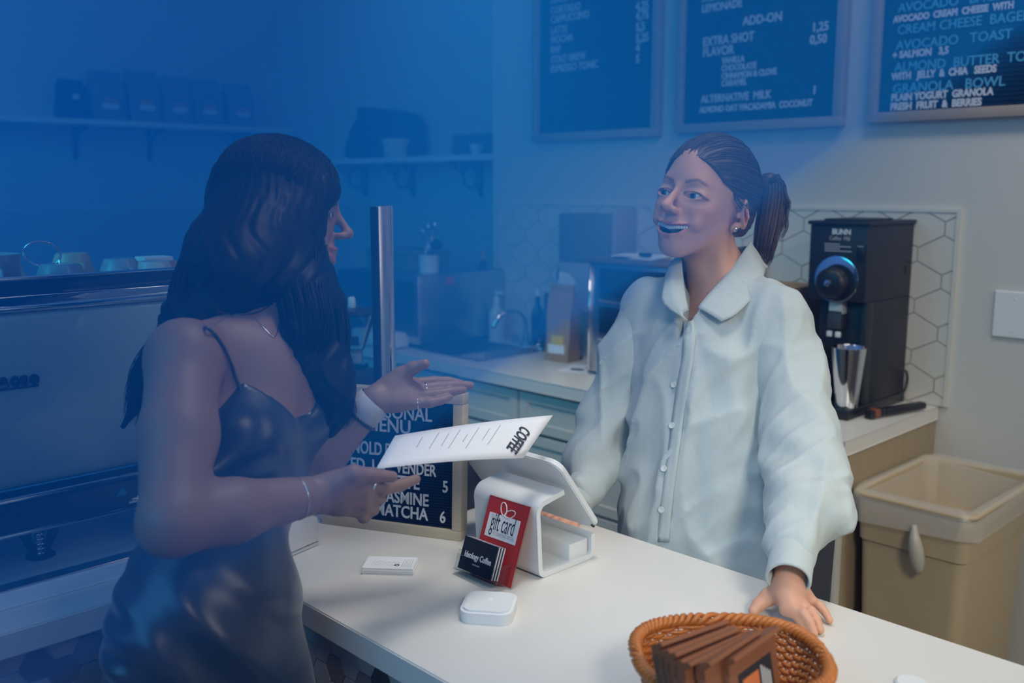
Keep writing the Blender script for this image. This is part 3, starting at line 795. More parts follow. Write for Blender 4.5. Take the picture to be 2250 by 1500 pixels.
meshobj('sleeve', VL, QL, SHIRT, shirt); meshobj('sleeve', VR, QR, SHIRT, shirt)
def cuff(a, b, r0, r1, parent):
    a, b = Vector(a), Vector(b); d = (b-a).normalized(); u_, v_ = frame_of(d); bm = nb()
    L = (b-a).length
    lathe(bm, [(r0-.004, .0), (r0, .002), (r0*1.02, L*.5), (r1, L-.003), (r1-.001, L), (r1-.004, L), (r0-.005, L*.3)], 36, M=basis(a, u_, v_, d), cap=False)
    for v in bm.verts: v.co += Vector(noise.noise_vector(v.co*30))*.0025
    return obj('cuff', bm, SHIRT, parent, 'all', world=True)
cuff(A(W(1744, 1188, 1.500)), A(W(1732, 1274, 1.432)), .0330, .0340, shirt); cuff(A(W(1290, 1058, 1.882)), A(W(1264, 1104, 1.858)), .034, .034, shirt)
# collar: two wings lying on the shirt, built from a band that follows the neck opening
from mathutils.bvhtree import BVHTree
bvh = BVHTree.FromPolygons([Vector(v) for v in V6], [tuple(int(i) for i in q) for q in Q6])
def on_shirt(p, off=.004):
    """nearest point on the shirt towards the camera side"""
    d = (Vector(p)-EYE); h = bvh.ray_cast(EYE, d.normalized())
    return (h[0]+h[1]*off, h[1]) if h[0] is not None else (Vector(p), Vector(Ca))
def patch(name, px_rows, m, parent, off=.005, thick=.0025, n=10, tlist=None, label=None):
    """a cloth patch: rows of pixel/depth control points turned into a smooth grid with thickness"""
    rows = [spline(np.array([Wa(*p) for p in row]), n) for row in px_rows]
    G_ = np.stack([spline(np.array([r_[i] for r_ in rows]), n) for i in range(n)], 1)
    V = G_.reshape(-1, 3); Q = np.array([[i*n+j, i*n+j+1, (i+1)*n+j+1, (i+1)*n+j] for i in range(n-1) for j in range(n-1)])
    o = meshobj(name, V, Q, m, parent, label=label)
    s = o.modifiers.new('thickness', 'SOLIDIFY'); s.thickness = thick; s.offset = 0
    return o
# left wing of the collar (image right)
patch('collar', [[(1648, 532, 1.865), (1600, 598, 1.835), (1552, 652, 1.800), (1534, 676, 1.788)],
                 [(1668, 560, 1.880), (1640, 612, 1.818), (1588, 668, 1.776), (1560, 690, 1.768)],
                 [(1682, 590, 1.870), (1664, 640, 1.798), (1620, 688, 1.762), (1585, 706, 1.757)]], SHIRT, shirt, thick=.003)
patch('collar', [[(1497, 560, 1.885), (1500, 600, 1.845), (1506, 650, 1.805), (1513, 682, 1.790)],
                 [(1478, 572, 1.885), (1476, 612, 1.830), (1484, 655, 1.795), (1500, 690, 1.782)],
                 [(1466, 590, 1.880), (1458, 630, 1.825), (1458, 668, 1.800), (1512, 705, 1.776)]], SHIRT, shirt, thick=.003)
patch('collar', [[(1648, 532, 1.865), (1650, 540, 1.95), (1600, 545, 1.99), (1540, 550, 1.97), (1497, 560, 1.885)],
                 [(1660, 556, 1.872), (1668, 560, 1.97), (1610, 565, 2.02), (1530, 566, 1.99), (1486, 572, 1.885)],
                 [(1682, 590, 1.870), (1690, 585, 1.99), (1620, 600, 2.04), (1520, 600, 2.01), (1466, 590, 1.880)]], SHIRT, shirt, thick=.003)
# button placket down the front, following the cloth
ctr = [(1518, 706), (1520, 740), (1516, 790), (1505, 850), (1496, 910), (1488, 970), (1480, 1030), (1472, 1090), (1466, 1150), (1463, 1190)]
rows = []
for x, y in ctr:
    rows.append([on_shirt(W(x+dx, y, 1.8), .0016)[0] for dx in (-17, -8, 0, 8)])
rows = [spline(np.array([A(p) for p in r_]), 4) for r_ in rows]
G_ = np.stack([spline(np.array([r_[i] for r_ in rows]), 30) for i in range(4)], 1)
V = G_.reshape(-1, 3); Q = np.array([[i*4+j, i*4+j+1, (i+1)*4+j+1, (i+1)*4+j] for i in range(29) for j in range(3)])
o = meshobj('button_placket', V, Q, SHIRT, shirt); s = o.modifiers.new('thickness', 'SOLIDIFY'); s.thickness = .0016; s.offset = 0
M_button = mat('pearl_button', (.66, .70, .66), .25)
for x, y in ((1483, 845), (1478, 935), (1460, 1029), (1454, 1118)):
    p, nn = on_shirt(W(x, y, 1.8), .0034)
    bm = nb(); u_, v_ = frame_of(nn); lathe(bm, [(.0, 0), (.0056, 0), (.0060, .0008), (.0055, .0018), (.0042, .0013), (.0, .0012)], 18, M=basis(p, u_, v_, nn)); bt = obj('button', bm, M_button, shirt, True, world=True)
# trousers and shoes under the counter
M_trouser = mat('dark_trousers', (.03, .032, .04), .8)
solid('trousers', [rc(HIP+A((0, 0, .0)), HIP+A((0, 0, -.06)), .125, .12, .03)]+[('c', p[1], p[2], p[3]+.012, p[4]+.014, p[5], '+') for p in leg], .009, M_trouser, bar)
for an in feet:
    bm = nb(); d = fwd
    c = A((an[0], an[1], 0))
    Mx = basis(Vector(c), Vector(d), Vector(side)); prism(bm, [(x*.5+.05, y*.5) for x, y in rrect(.50, .17, .08)], .06, Mx); obj('shoe', bm, M_black, bar, True, world=True)
# ------------------------------------------------------------------ the customer in front of the counter
cus = thing('person', 'woman with long wavy black hair in a navy satin slip dress, one palm open', 'person', (-1.02, .50, 0))
CT = 1.40
yaw2 = -100                                    # she looks to the right of the picture and a little away
f2 = math.cos(R(10))*RTa-math.sin(R(10))*Ca; u2 = UPa.copy(); l2 = np.cross(u2, f2)
B2 = np.array([f2, l2, u2]); B2 = np.array([rodr(x, l2, 4) for x in B2]); B2 = np.array([rodr(x, B2[0], 4) for x in B2])
S2 = .94
HC = Wa(763, 514, 1.54)-A((.108, -.004, -.026))@B2*S2
def HL2(p): return HC+A(p)@B2*S2
ch = placeS(head_prims(.0), HC, B2, S2)
N2 = Wa(570, 690, 1.44)
SR2 = Wa(404, 792, 1.275); SL2 = Wa(655, 790, 1.50)
ER2 = Wa(378, 1148, 1.115); WR2 = Wa(683, 1088, 1.262)
EL2 = Wa(622, 1092, 1.46); WL2 = Wa(822, 880, 1.46)
CH2 = Wa(555, 880, 1.41); RB2 = Wa(525, 1040, 1.375); WA2 = Wa(468, 1215, 1.335); HP2 = Wa(455, 1400, 1.315)
side2 = SL2-SR2; side2[2] = 0; side2 /= np.linalg.norm(side2); up3 = A((0, 0, 1.)); fw2 = np.cross(side2, up3)
if fw2@RTa < 0: fw2 = -fw2
Bt2 = np.array([side2, fw2, up3])
torso = [el(CH2, (.125, .078, .12), .04, M=Bt2), el(RB2, (.115, .075, .11), .05, M=Bt2), el(WA2, (.100, .068, .11), .05, M=Bt2), el(HP2, (.130, .092, .14), .05, M=Bt2),
         el(CH2+fw2*.050+side2*-.062+up3*-.028, (.052, .048, .050), .03, M=Bt2), el(CH2+fw2*.052+side2*.058+up3*-.028, (.052, .048, .050), .03, M=Bt2),
         rc(N2+up3*-.03, SR2+up3*.012, .038, .036, .03), rc(N2+up3*-.03, SL2+up3*.012, .038, .036, .03), rc(N2+up3*-.05, CH2+up3*.04, .055, .08, .04)]
neck2 = [rc(HL2((-.030, 0, -.055)), N2, .046, .050, .03), rc(HL2((-.02, -.035, -.06)), N2+fw2*.035-side2*.02, .010, .009, .015)]
rarm = [rc(SR2, SR2*.5+ER2*.5, .047, .046, .02), rc(SR2*.5+ER2*.5, ER2, .046, .038, .02), rc(ER2, ER2*.6+WR2*.4, .038, .039, .015), rc(ER2*.6+WR2*.4, WR2, .038, .0255, .015), el(SR2+up3*.0, (.050, .046, .052), .02)]
larm = [rc(SL2, EL2, .045, .037, .02), rc(EL2, EL2*.55+WL2*.45, .037, .034, .015), rc(EL2*.55+WL2*.45, WL2, .034, .0235, .015)]
# right hand: thumb on top of the menu, index stretched under it, the others curled
k1 = [Wa(788, 1052, 1.285), Wa(800, 1078, 1.290), Wa(800, 1102, 1.300), Wa(792, 1120, 1.315)]
rh = palm_prims(WR2, k1, .0145, .012)
rh += [rc(WR2+(k1[0]-WR2)*.35+up3*.006, Wa(776, 1042, 1.27), .0165, .0125, .010), rc(Wa(776, 1042, 1.27), Wa(818, 1044, 1.285), .0120, .0105, .006), rc(Wa(818, 1044, 1.285), Wa(862, 1047, 1.300), .0102, .0078, .004)]
rh += [rc(k1[0], Wa(840, 1074, 1.31), .0108, .0098, .004), rc(Wa(840, 1074, 1.31), Wa(880, 1066, 1.335), .0096, .0086, .003), rc(Wa(880, 1066, 1.335), Wa(914, 1052, 1.355), .0086, .0068, .003)]
for b, m_, t_ in ((k1[1], Wa(832, 1094, 1.33), Wa(812, 1090, 1.355)), (k1[2], Wa(818, 1118, 1.335), Wa(796, 1108, 1.355)), (k1[3], Wa(800, 1134, 1.335), Wa(780, 1118, 1.350))):
    rh += [rc(b, m_, .0105, .0098, .004), rc(m_, t_, .0096, .0080, .003)]
# left hand: open palm, fingers towards the right of the picture
k2 = [Wa(905, 842, 1.50), Wa(916, 856, 1.485), Wa(918, 870, 1.472), Wa(910, 886, 1.462)]
lh = palm_prims(WL2, k2, .0125, .012)
lh += [el((Wa(868, 858, 1.475)), (.030, .022, .014), .02, M=np.array([RTa, UPa, Ca]))]
lh += [rc(WL2+(k2[0]-WL2)*.3+UPa*.006, Wa(880, 825, 1.475), .0165, .0135, .012), rc(Wa(880, 825, 1.475), Wa(908, 808, 1.47), .0120, .0105, .006), rc(Wa(908, 808, 1.47), Wa(934, 799, 1.465), .0100, .0078, .004)]
for b, m_, n_, t_, r_ in ((k2[0], Wa(955, 838, 1.515), Wa(985, 838, 1.525), Wa(1012, 842, 1.53), .0086), (k2[1], Wa(962, 850, 1.495), Wa(1000, 846, 1.51), Wa(1034, 846, 1.52), .0088),
                          (k2[2], Wa(958, 866, 1.478), Wa(992, 860, 1.49), Wa(1018, 856, 1.50), .0084), (k2[3], Wa(945, 885, 1.462), Wa(968, 880, 1.468), Wa(988, 872, 1.475), .0074)):
    lh += [rc(b, m_, r_*1.05, r_, .004), rc(m_, n_, r_, r_*.9, .003), rc(n_, t_, r_*.9, r_*.74, .003)]
V1, Q1 = surface(*field(torso+neck2+rarm+larm, .0048, lim=(A((-9, -9, .80)), A((9, 9, 9))))); V1 = smoothv(V1, Q1, 2, .5)
V2, Q2 = surface(*field(ch+[neck2[0]], .0024)); V2 = smoothv(V2, Q2, 1, .4)
V3, Q3 = surface(*field(rh+[rc(WR2+(ER2-WR2)*.12, WR2, .0262, .0240, .01)], .0023)); V3 = smoothv(V3, Q3, 1, .4)
V4, Q4 = surface(*field(lh+[rc(WL2+(EL2-WL2)*.12, WL2, .0245, .0225, .01)], .0023)); V4 = smoothv(V4, Q4, 1, .4)
legs2 = []; feet2 = []
for s in (-1, 1):
    hj = HP2+side2*s*.07+up3*-.02; kn = A((hj[0], hj[1], .48))+fw2*.02; an = A((kn[0], kn[1], .08))-fw2*.02
    legs2 += [rc(hj, kn, .072, .05, .03), rc(kn, an, .048, .032, .02)]; feet2.append(an)
V5, Q5 = surface(*field(legs2, .009))
V, Q = merge([(V1, Q1), (V2, Q2), (V3, Q3), (V4, Q4), (V5, Q5)])
SKIN_C = (.26, .16, .125)
colc = face_tint(V, HC, B2, S2, SKIN_C, (.40, .12, .10), (.02, .012, .01), .2)
meshobj('body', V, Q, skinmat('skin_warm', SKIN_C), cus, colc)
for s in (1, -1): eyeball(s, HC, B2, S2, cus, A((1, 0, 0)))
# slip dress: bodice cut from the swollen trunk, long skirt
infl = [(p[0], p[1], (p[2]+.0055 if p[0] == 'e' else p[2]), (p[3] if p[0] == 'e' else p[3]+.0055), (p[4] if p[0] == 'e' else p[4]+.0055), p[5], '+') for p in torso[:6]]
cup = Wa(530, 862, 1.30)
skirt = [el(HP2, (.138, .102, .15), .05, M=Bt2), el(HP2+up3*-.16+fw2*.01, (.150, .125, .16), .06, M=Bt2), el(A((HP2[0], HP2[1], .50)), (.175, .150, .24), .06, M=Bt2), el(A((HP2[0], HP2[1], .30)), (.195, .175, .17), .06, M=Bt2)]
def dfold(X, Y, Z):
    P = np.stack([X, Y, Z], 1); a = (P-WA2)@RTa; b = (P-WA2)@UPa
    sk = np.clip((.0-b+.02)/.1, 0, 1)
    # pulled folds run from the front of the waist down towards the back of the hem
    d = a*.80+b*.60; e = np.exp(-((a-.045)/.09)**2)
    w = sk*(.0055*e*np.sin(d*92+1.2*np.sin(b*14))+.0028*np.sin(a*30+b*6+1))
    hip = np.exp(-((a+.085)/.030)**2)*np.exp(-((b+.13)/.13)**2); w += hip*.0050*np.sin(b*150+a*40)
    bu = np.exp(-((b-.12)/.05)**2)*np.exp(-((a-.03)/.06)**2); w += bu*.0034*np.sin(b*95-a*42)
    return w+wob(X, Y, Z*.5, 30, 4)*.0016
def dclip(X, Y, Z):
    P = np.stack([X, Y, Z], 1); r = P-CH2; s = r@side2; fo = r@fw2; z = r[:, 2]
    # top edge: high at the two cups, scooped between them and low under the arms and at the back
    top = -.060-.02*(fo < 0)
    cupz = np.maximum(.050-np.abs(s+.082)*1.0, .050-np.abs(s-.078)*1.0)
    mid = .000+0*s
    front = np.where(np.abs(s) < .08, np.maximum(cupz, -.012), cupz)
    bl = np.clip((fo+.004)/.030, 0, 1)
    lim = top*(1-bl)+np.maximum(front, top)*bl
    return np.maximum(z-lim, .12-Z)
V6, Q6 = surface(*field(infl+skirt, .0045, disp=dfold, clip=dclip)); V6 = smoothv(V6, Q6, 2, .5)
dress = meshobj('slip_dress', V6, Q6, SATIN, cus)
def strap(pts, r, name, m, parent, n=40):
    bm = nb(); tube(bm, [Vector(p) for p in spline([A(p) for p in pts], n)], r, 8); return obj(name, bm, m, parent, 'all', world=True)
bv2 = BVHTree.FromPolygons([Vector(v) for v in V1], [tuple(int(i) for i in q) for q in Q1])
def on_body(x, y, t=1.3, off=.0025):
    d = ray(x, y).normalized(); h = bv2.ray_cast(EYE, d); return A(h[0]+h[1]*off) if h[0] is not None else Wa(x, y, t)
strap([on_body(x, y, off=.0028) for x, y in ((534, 880), (527, 852), (518, 828), (505, 800), (490, 768), (470, 738), (448, 722))]+[Wa(436, 726, 1.36), Wa(436, 790, 1.43)], .0022, 'shoulder_strap', SATIN, dress)
# shoes
for an in feet2:
    bm = nb(); Mx = basis(Vector((an[0], an[1], 0)), Vector(fw2), Vector(side2)); prism(bm, [(x*.48+.05, y*.5) for x, y in rrect(.50, .16, .078)], .05, Mx); obj('shoe', bm, M_black, cus, True, world=True)
# jewellery
def bracelet(c, axis, r, rt, name, m, n=26, bead=None, oval=1.0):
    u_, v_ = frame_of(Vector(axis)); bm = nb(); c = Vector(c)
    pts = [c+(u_*math.cos(2*math.pi*k/n)+v_*math.sin(2*math.pi*k/n)*oval)*r for k in range(n)]
    if bead:
        for p in pts: bmesh.ops.create_icosphere(bm, subdivisions=2, radius=bead, matrix=Matrix.Translation(p))
    else: tube(bm, pts, rt, 6, closed=True)
    return obj(name, bm, m, cus, 'all', world=True)
aL = WL2-EL2; aR = WR2-ER2
M_onyx = mat('dark_beads', (.015, .014, .016), .2, spec=.7)
bracelet(WL2-aL*.16, aL, .0285, 0, 'bead_bracelet', M_onyx, 30, .0032)
bm = nb(); d = Vector(aL).normalized(); u_, v_ = frame_of(d); lathe(bm, [(.0278, -.016), (.0290, -.015), (.0268, .015), (.0256, .016)], 32, M=basis(Vector(WL2-aL*.075), u_, v_, d), cap=False)
obj('wristband', bm, mat('pale_band', (.42, .42, .44), .7), cus, 'all', world=True)
bracelet(WR2-aR*.12, aR, .0280, .0009, 'chain_bracelet', GOLD)
bm = nb(); bmesh.ops.create_icosphere(bm, subdivisions=2, radius=.004, matrix=Matrix.Translation(W(641, 1120, 1.215))); obj('bracelet_bead', bm, mat('blue_stone', (.08, .16, .26), .15), cus, 'all', world=True)
bracelet((k1[0]+Wa(840, 1074, 1.31))/2, Wa(840, 1074, 1.31)-k1[0], .0112, .0018, 'ring', GOLD, 20)
bracelet(k2[1]*.6+Wa(962, 850, 1.495)*.4, Wa(962, 850, 1.495)-k2[1], .0096, .0013, 'ring', GOLD, 20)
bracelet(k2[3]*.75+Wa(945, 885, 1.462)*.25, Wa(945, 885, 1.462)-k2[3], .0086, .0011, 'ring', GOLD, 20)
npts = [on_body(x, y) for x, y in ((500, 688), (522, 700), (548, 708), (575, 706), (598, 694), (606, 712))]
strap([on_body(x, y, off=.001) for x, y in ((478, 682), (510, 692), (540, 692), (572, 684), (600, 666))], .0009, 'necklace', M_black, cus)
strap([on_body(x, y, off=.001) for x, y in ((560, 700), (580, 722), (598, 740), (606, 736), (612, 715))], .0006, 'fine_chain', GOLD, cus)
# hair: crown, a mass down her back and a long wavy fall over the far shoulder
hc = placeS([el((-.016, 0, .030), (.110, .092, .096), .01), el((-.050, 0, -.030), (.070, .080, .070), .04)], HC, B2, S2)
G1 = [Wa(545, 470, 1.49), Wa(502, 540, 1.46), Wa(472, 610, 1.43), Wa(440, 690, 1.40), Wa(400, 745, 1.43), Wa(350, 810, 1.45), Wa(310, 880, 1.45), Wa(272, 935, 1.45)]
G2 = [Wa(684, 430, 1.50), Wa(664, 510, 1.50), Wa(672, 590, 1.49), Wa(698, 690, 1.46), Wa(704, 780, 1.44), Wa(720, 850, 1.43), Wa(732, 900, 1.43), Wa(722, 945, 1.43)]
G3 = [Wa(560, 500, 1.475), Wa(545, 560, 1.43), Wa(522, 610, 1.39), Wa(505, 660, 1.39)]
G4 = [Wa(646, 480, 1.48), Wa(655, 560, 1.46), Wa(665, 640, 1.43), Wa(668, 720, 1.39), Wa(660, 790, 1.40), Wa(668, 860, 1.41)]
G5 = [Wa(590, 440, 1.505), Wa(590, 500, 1.475), Wa(570, 560, 1.435), Wa(540, 620, 1.40)]
def chain(Gp, rr, k=.02): return [rc(a, b, ra, rb, k) for a, b, ra, rb in zip(Gp, Gp[1:], rr, rr[1:])]
hc += chain(G1, (.055, .056, .052, .046, .036, .026, .016, .006)) + chain(G2, (.040, .034, .038, .040, .038, .036, .026, .010)) + chain(G3, (.04, .05, .045, .02), .045) + chain(G4, (.04, .036, .034, .03, .024, .012)) + chain(G5, (.05, .050, .045, .03), .05)
def wavy(X, Y, Z):
    P = np.stack([X, Y, Z], 1); a = (P-HC)@RTa; b = (P-HC)@UPa; c_ = (P-HC)@Ca
    lo_ = np.clip((.02-b)/.08, 0, 1)
    ph = a+.018*lo_*np.sin(b*55+c_*20)
    r_ = np.arctan2(a+.02, c_+.001)
    return -.0012*np.sin(ph*420)*.6-.0016*lo_*np.sin(ph*210+b*12)-lo_*.0030*np.sin(b*52+a*18)-.0008*np.sin(r_*60)*(1-lo_)
def hclip(X, Y, Z):
    L = (np.stack([X, Y, Z], 1)-HC)@B2.T/S2
    face = np.minimum(L[:, 0]-np.interp(L[:, 2], [-.14, -.06, 0, .02, .05, .09, .12], [.015, .022, .064, .086, .096, .10, .13]), .058-np.abs(L[:, 1]+.0))
    return np.maximum(face, -1)*.8
Vh, Qh = surface(*field(hc, .0034, disp=wavy, clip=hclip)); Vh = smoothv(Vh, Qh, 1, .4)
paths = []
g = np.random.default_rng(11)
cen2, rad2 = A((-.016, 0, .030)), A((.1120, .0945, .0985))
for _ in range(1300):                                       # over the crown from the parting and down
    s_ = g.choice((-1, 1), p=(.8, .2)); f0 = g.uniform(-.08, .085)
    p0 = (A((f0, s_*.006, .034+rad2[2]*math.sqrt(max(.02, 1-((f0+.016)/rad2[0])**2))))-cen2)/rad2; p0 /= np.linalg.norm(p0)
    e0 = A((g.uniform(-.95, .42), s_*1.0, -.55-abs(g.normal())*.4)); e0 /= np.linalg.norm(e0); om = math.acos(float(np.clip(p0@e0, -1, 1)))
    off = 1+abs(g.normal())*.010
    pts = [HL2(cen2+((p0*math.sin((1-t)*om)+e0*math.sin(t*om))/math.sin(om))*rad2*off) for t in np.linspace(0, 1, 12)]
    paths.append((np.array(pts), g.uniform(.5, 1.1)))
paths += bundle(G1, (.055, .058, .055, .050, .042, .032, .022, .014), 520, n=30, wave=.010, wf=2.2, seed=21, r=1.1)
paths += bundle(G2, (.036, .036, .040, .043, .042, .038, .030, .016), 480, n=30, wave=.009, wf=2.4, seed=22, r=1.1)
paths += bundle(G3, (.044, .060, .054, .036), 420, n=16, wave=.006, wf=1.2, seed=23)
paths += bundle(G4, (.040, .041, .041, .038, .032, .018), 380, n=26, wave=.008, wf=2.0, seed=24)
paths += bundle(G5, (.056, .056, .050, .040), 420, n=18, wave=.005, wf=1.2, seed=25)
Vs_, Qs_ = strands(paths, .00115)
V, Q = merge([(Vh, Qh), (Vs_, Qs_)])
meshobj('hair', V, Q, HAIR_C, cus)

# the menu sheet in her hand
mn = thing('menu_sheet', 'white paper menu headed COFFEE held in the right hand of the woman in navy', 'menu', tuple(W(1010, 980, 1.44)))
pA, pB, pC, pD = W(826, 1030, 1.315), W(868, 957, 1.41), W(1215, 910, 1.60), W(1150, 1004, 1.50)
def sheetpt(a, b):
    p = (Vector(pA)*(1-a)+Vector(pD)*a)*(1-b)+(Vector(pB)*(1-a)+Vector(pC)*a)*b
    return p+Vector((0, 0, 1))*(.003*math.sin(math.pi*a)-.0015*a)
NA, NBb = 16, 6
V = np.array([list(sheetpt(i/(NA-1), j/(NBb-1))) for i in range(NA) for j in range(NBb)])
Q = np.array([[i*NBb+j, i*NBb+j+1, (i+1)*NBb+j+1, (i+1)*NBb+j] for i in range(NA-1) for j in range(NBb-1)])
o = meshobj('paper', V, Q, M_paper, mn); s = o.modifiers.new('thickness', 'SOLIDIFY'); s.thickness = .0006; s.offset = 0
def sheet_text(name, s_, a, b, size, m, sx=1.0, bold=0):
    o_ = sheetpt(a, b); ex = sheetpt(a, b-.05)-o_; ey = sheetpt(min(a+.05, 1), b)-o_; ez = ex.cross(ey).normalized()
    if ez.dot(EYE-o_) < 0: ez = -ez
    return text(name, s_, basis(o_+ez*.0012, ex, ey, ez), size, m, mn, sx, ext=.0001, bold=bold)
sheet_text('title', 'COFFEE', .815, .80, .027, M_dark, .72, .0006)
for a, b0, L, n_ in ((.66, .86, .5, 1), (.60, .80, .3, 1), (.52, .86, .55, 1), (.47, .7, .2, 1), (.40, .86, .5, 1), (.34, .8, .35, 1), (.27, .86, .45, 1), (.18, .8, .3, 1)):
    bm = nb(); p0, p1 = sheetpt(a, b0), sheetpt(a, b0-L); n_ = (p1-p0).cross(sheetpt(a+.05, b0)-p0).normalized(); n_ = n_ if n_.dot(EYE-p0) > 0 else -n_
    tube(bm, [p0+n_*.0008, p1+n_*.0008], .0005, 4); obj('text_line', bm, M_greytext, mn, world=True)
# ================================================================== things on the front counter
Zc = ZT
# ---- letter board
LBang = math.atan2(1.102-.973, -1.263+1.523)
LBo = Vector((-1.523, .973, Zc)); lw, lh_ = .2903, .272
lb = thing('letter_board', 'oak-framed black felt letter board with a seasonal drinks menu on the white counter', 'sign', tuple(LBo), LBang)
LBM = TM[lb.name] @ Matrix.Rotation(R(-3.0), 4, 'X')
TM_l = Matrix.Rotation(R(-3.0), 4, 'X')
def lbobj(name, bm, m, par=lb, **k): bm.transform(TM_l); return obj(name, bm, m, par, **k)
fr = .019
for x0, x1, z0, z1 in ((0, lw, 0, fr), (0, lw, lh_-fr, lh_), (0, fr, fr, lh_-fr), (lw-fr, lw, fr, lh_-fr)):
    bm = nb(); box(bm, x0, x1, 0, .030, z0, z1, .0015); o = lbobj('frame_bar', bm, M_oak, smooth=True)
bm = nb(); box(bm, fr-.002, lw-fr+.002, .010, .026, fr-.002, lh_-fr+.002); felt = lbobj('felt_panel', bm, M_felt)
bm = nb(); nz = 44
for i in range(nz):
    z = fr+(lh_-2*fr)*(i+.5)/nz; box(bm, fr, lw-fr, .0068, .0105, z-.0019, z+.0019, .0008, 1)
gr = lbobj('felt_ridges', bm, M_felt, felt); gr['kind'] = 'stuff'
def lbtext(s_, xpx, ypx, ztop_px, sx, bold=.0005, align='LEFT'):
    """one row of white plastic letters: placed where its baseline and cap height lie on the board"""
    Mb = LBM; o_ = Mb.translation; n_ = (Mb.to_3x3() @ Vector((0, -1, 0)))
    def hit(x, y):
        d = ray(x, y); t_ = (o_+n_*(-.0062)*-1-EYE).dot(n_)/d.dot(n_); return Mb.inverted() @ (EYE+d*t_)
    a, b = hit(xpx, ypx), hit(xpx, ztop_px); hgt = (b.z-a.z)
    M_ = Mb @ Matrix.Translation((a.x, .0062, a.z)) @ Matrix.Rotation(R(90), 4, 'X')
    return text('lettering', s_, M_, hgt/.70, M_letter, lb, sx, align=align, ext=.0012, bold=bold)
lbtext('SEASONAL', 943, 929, 898, .80, .0003, 'RIGHT')
lbtext('MENU', 897, 956, 926, .92, .0003, 'RIGHT')
lbtext('ARNOLD P', 737, 993, 966, .66)
lbtext('ICED  LA', 738, 1031, 1004, .74)
lbtext('VENDER', 952, 1050, 1025, .72, align='RIGHT')
lbtext('LATTE', 916, 1079, 1052, .80, align='RIGHT'); lbtext('5', 966, 1084, 1059, .8)
lbtext('JASMINE', 936, 1116, 1090, .80, align='RIGHT')
lbtext('MATCHA', 934, 1147, 1121, .82, align='RIGHT'); lbtext('6', 960, 1151, 1126, .8)
# ---- black cash drawer behind the board
t = thing('cash_drawer', 'low black cash drawer behind the oak letter board', 'cash drawer', (-1.50, 1.265, Zc))
bm = nb(); box(bm, -.20, .118, -.055, .065, 0, .098, .004); obj('body', bm, M_black, t, True)
bm = nb(); box(bm, -.17, .105, -.058, -.055, .008, .086, .001); obj('drawer_front', bm, M_blackmetal, t)
bm = nb(); box(bm, -.190, .108, -.045, .055, .098, .108, .003); obj('lid', bm, M_dark, t, True)
# ---- till: tablet on a white stand
till = thing('tablet_till', 'white tablet till on a curved stand facing the barista', 'till', (-1.12, 1.15, Zc))
def prof_strip(path, w):                       # thick open profile as polygon
    L, Rr = [], []
    for i, p in enumerate(path):
        a = Vector(path[max(i-1, 0)]); b = Vector(path[min(i+1, len(path)-1)]); d = (b-a).normalized(); n_ = Vector((-d.y, d.x))
        L.append(Vector(p)+n_*w/2); Rr.append(Vector(p)-n_*w/2)
    return [tuple(v) for v in L]+[tuple(v) for v in Rr[::-1]]
pth = []
def arc(cx, cy, r, a0, a1, n=7): return [(cx+r*math.cos(R(a0+(a1-a0)*k/n)), cy+r*math.sin(R(a0+(a1-a0)*k/n))) for k in range(n+1)]
# local: u = world y (away from the customer), v = z
pth = [(1.215, .955)]+arc(1.205, .925, .010, 0, -90, 5)+arc(1.096, .927, .012, -90, -180, 6)+[(1.079, 1.010)]+arc(1.098, 1.020, .020, 180, 110, 6)+[(1.140, 1.047)]
pl = prof_strip(pth, .009)
bm = nb(); prism(bm, [(p[0], p[1]) for p in pl], .152, basis((-1.195, 0, 0), (0, 1, 0), (0, 0, 1), (1, 0, 0)))
for f_ in list(bm.faces):
    pass
bmesh.ops.recalc_face_normals(bm, faces=bm.faces)
obj('stand', bm, M_white, till, True, world=True)
bm = nb(); box(bm, -1.190, -1.048, 1.10, 1.212, Zc, Zc+.004, .001); obj('rubber_foot', bm, M_dark, till, world=True)
bm = nb(); box(bm, -1.190, -1.048, 1.160, 1.206, .916, .948, .002); obj('card_slot', bm, M_white, till, True, world=True)
tlt = math.atan2(.117, .090); ey_ = Vector((0, -math.cos(tlt), math.sin(tlt))); ez_ = Vector((1, 0, 0)).cross(ey_)
Mt = basis(Vector((-1.168, 1.221, .967)), (1, 0, 0), ey_, ez_)
bm = nb(); prism(bm, [(x, y+.087) for x, y in rrect(.272, .174, .022, 7)], .011, Mt @ Matrix.Translation((0, 0, -.0055)))
bmesh.ops.recalc_face_normals(bm, faces=bm.faces)
bmesh.ops.bevel(bm, geom=[e for e in bm.edges if e.calc_face_angle(0) > 1.2], offset=.0018, segments=2, affect='EDGES')
tb = obj('tablet', bm, M_white, till, True, world=True)
sgn = 1 if (Mt.to_3x3() @ Vector((0, 0, 1))).y > 0 else -1
bm = nb(); prism(bm, [(x, y+.087) for x, y in rrect(.240, .150, .008)], .001, Mt @ Matrix.Translation((0, 0, sgn*.0058-.0005))); obj('screen', bm, M_darkglass, tb, world=True)
pc = Mt @ Vector((.128, .010, -sgn*.0058)); bm = nb(); lathe(bm, [(.0, -.0008), (.0038, -.0008), (.0038, .0010), (.0, .0010)], 14, M=basis(pc, Mt.to_3x3() @ Vector((1, 0, 0)), Mt.to_3x3() @ Vector((0, 1, 0)))); obj('lock_screw', bm, M_dark, tb, world=True)
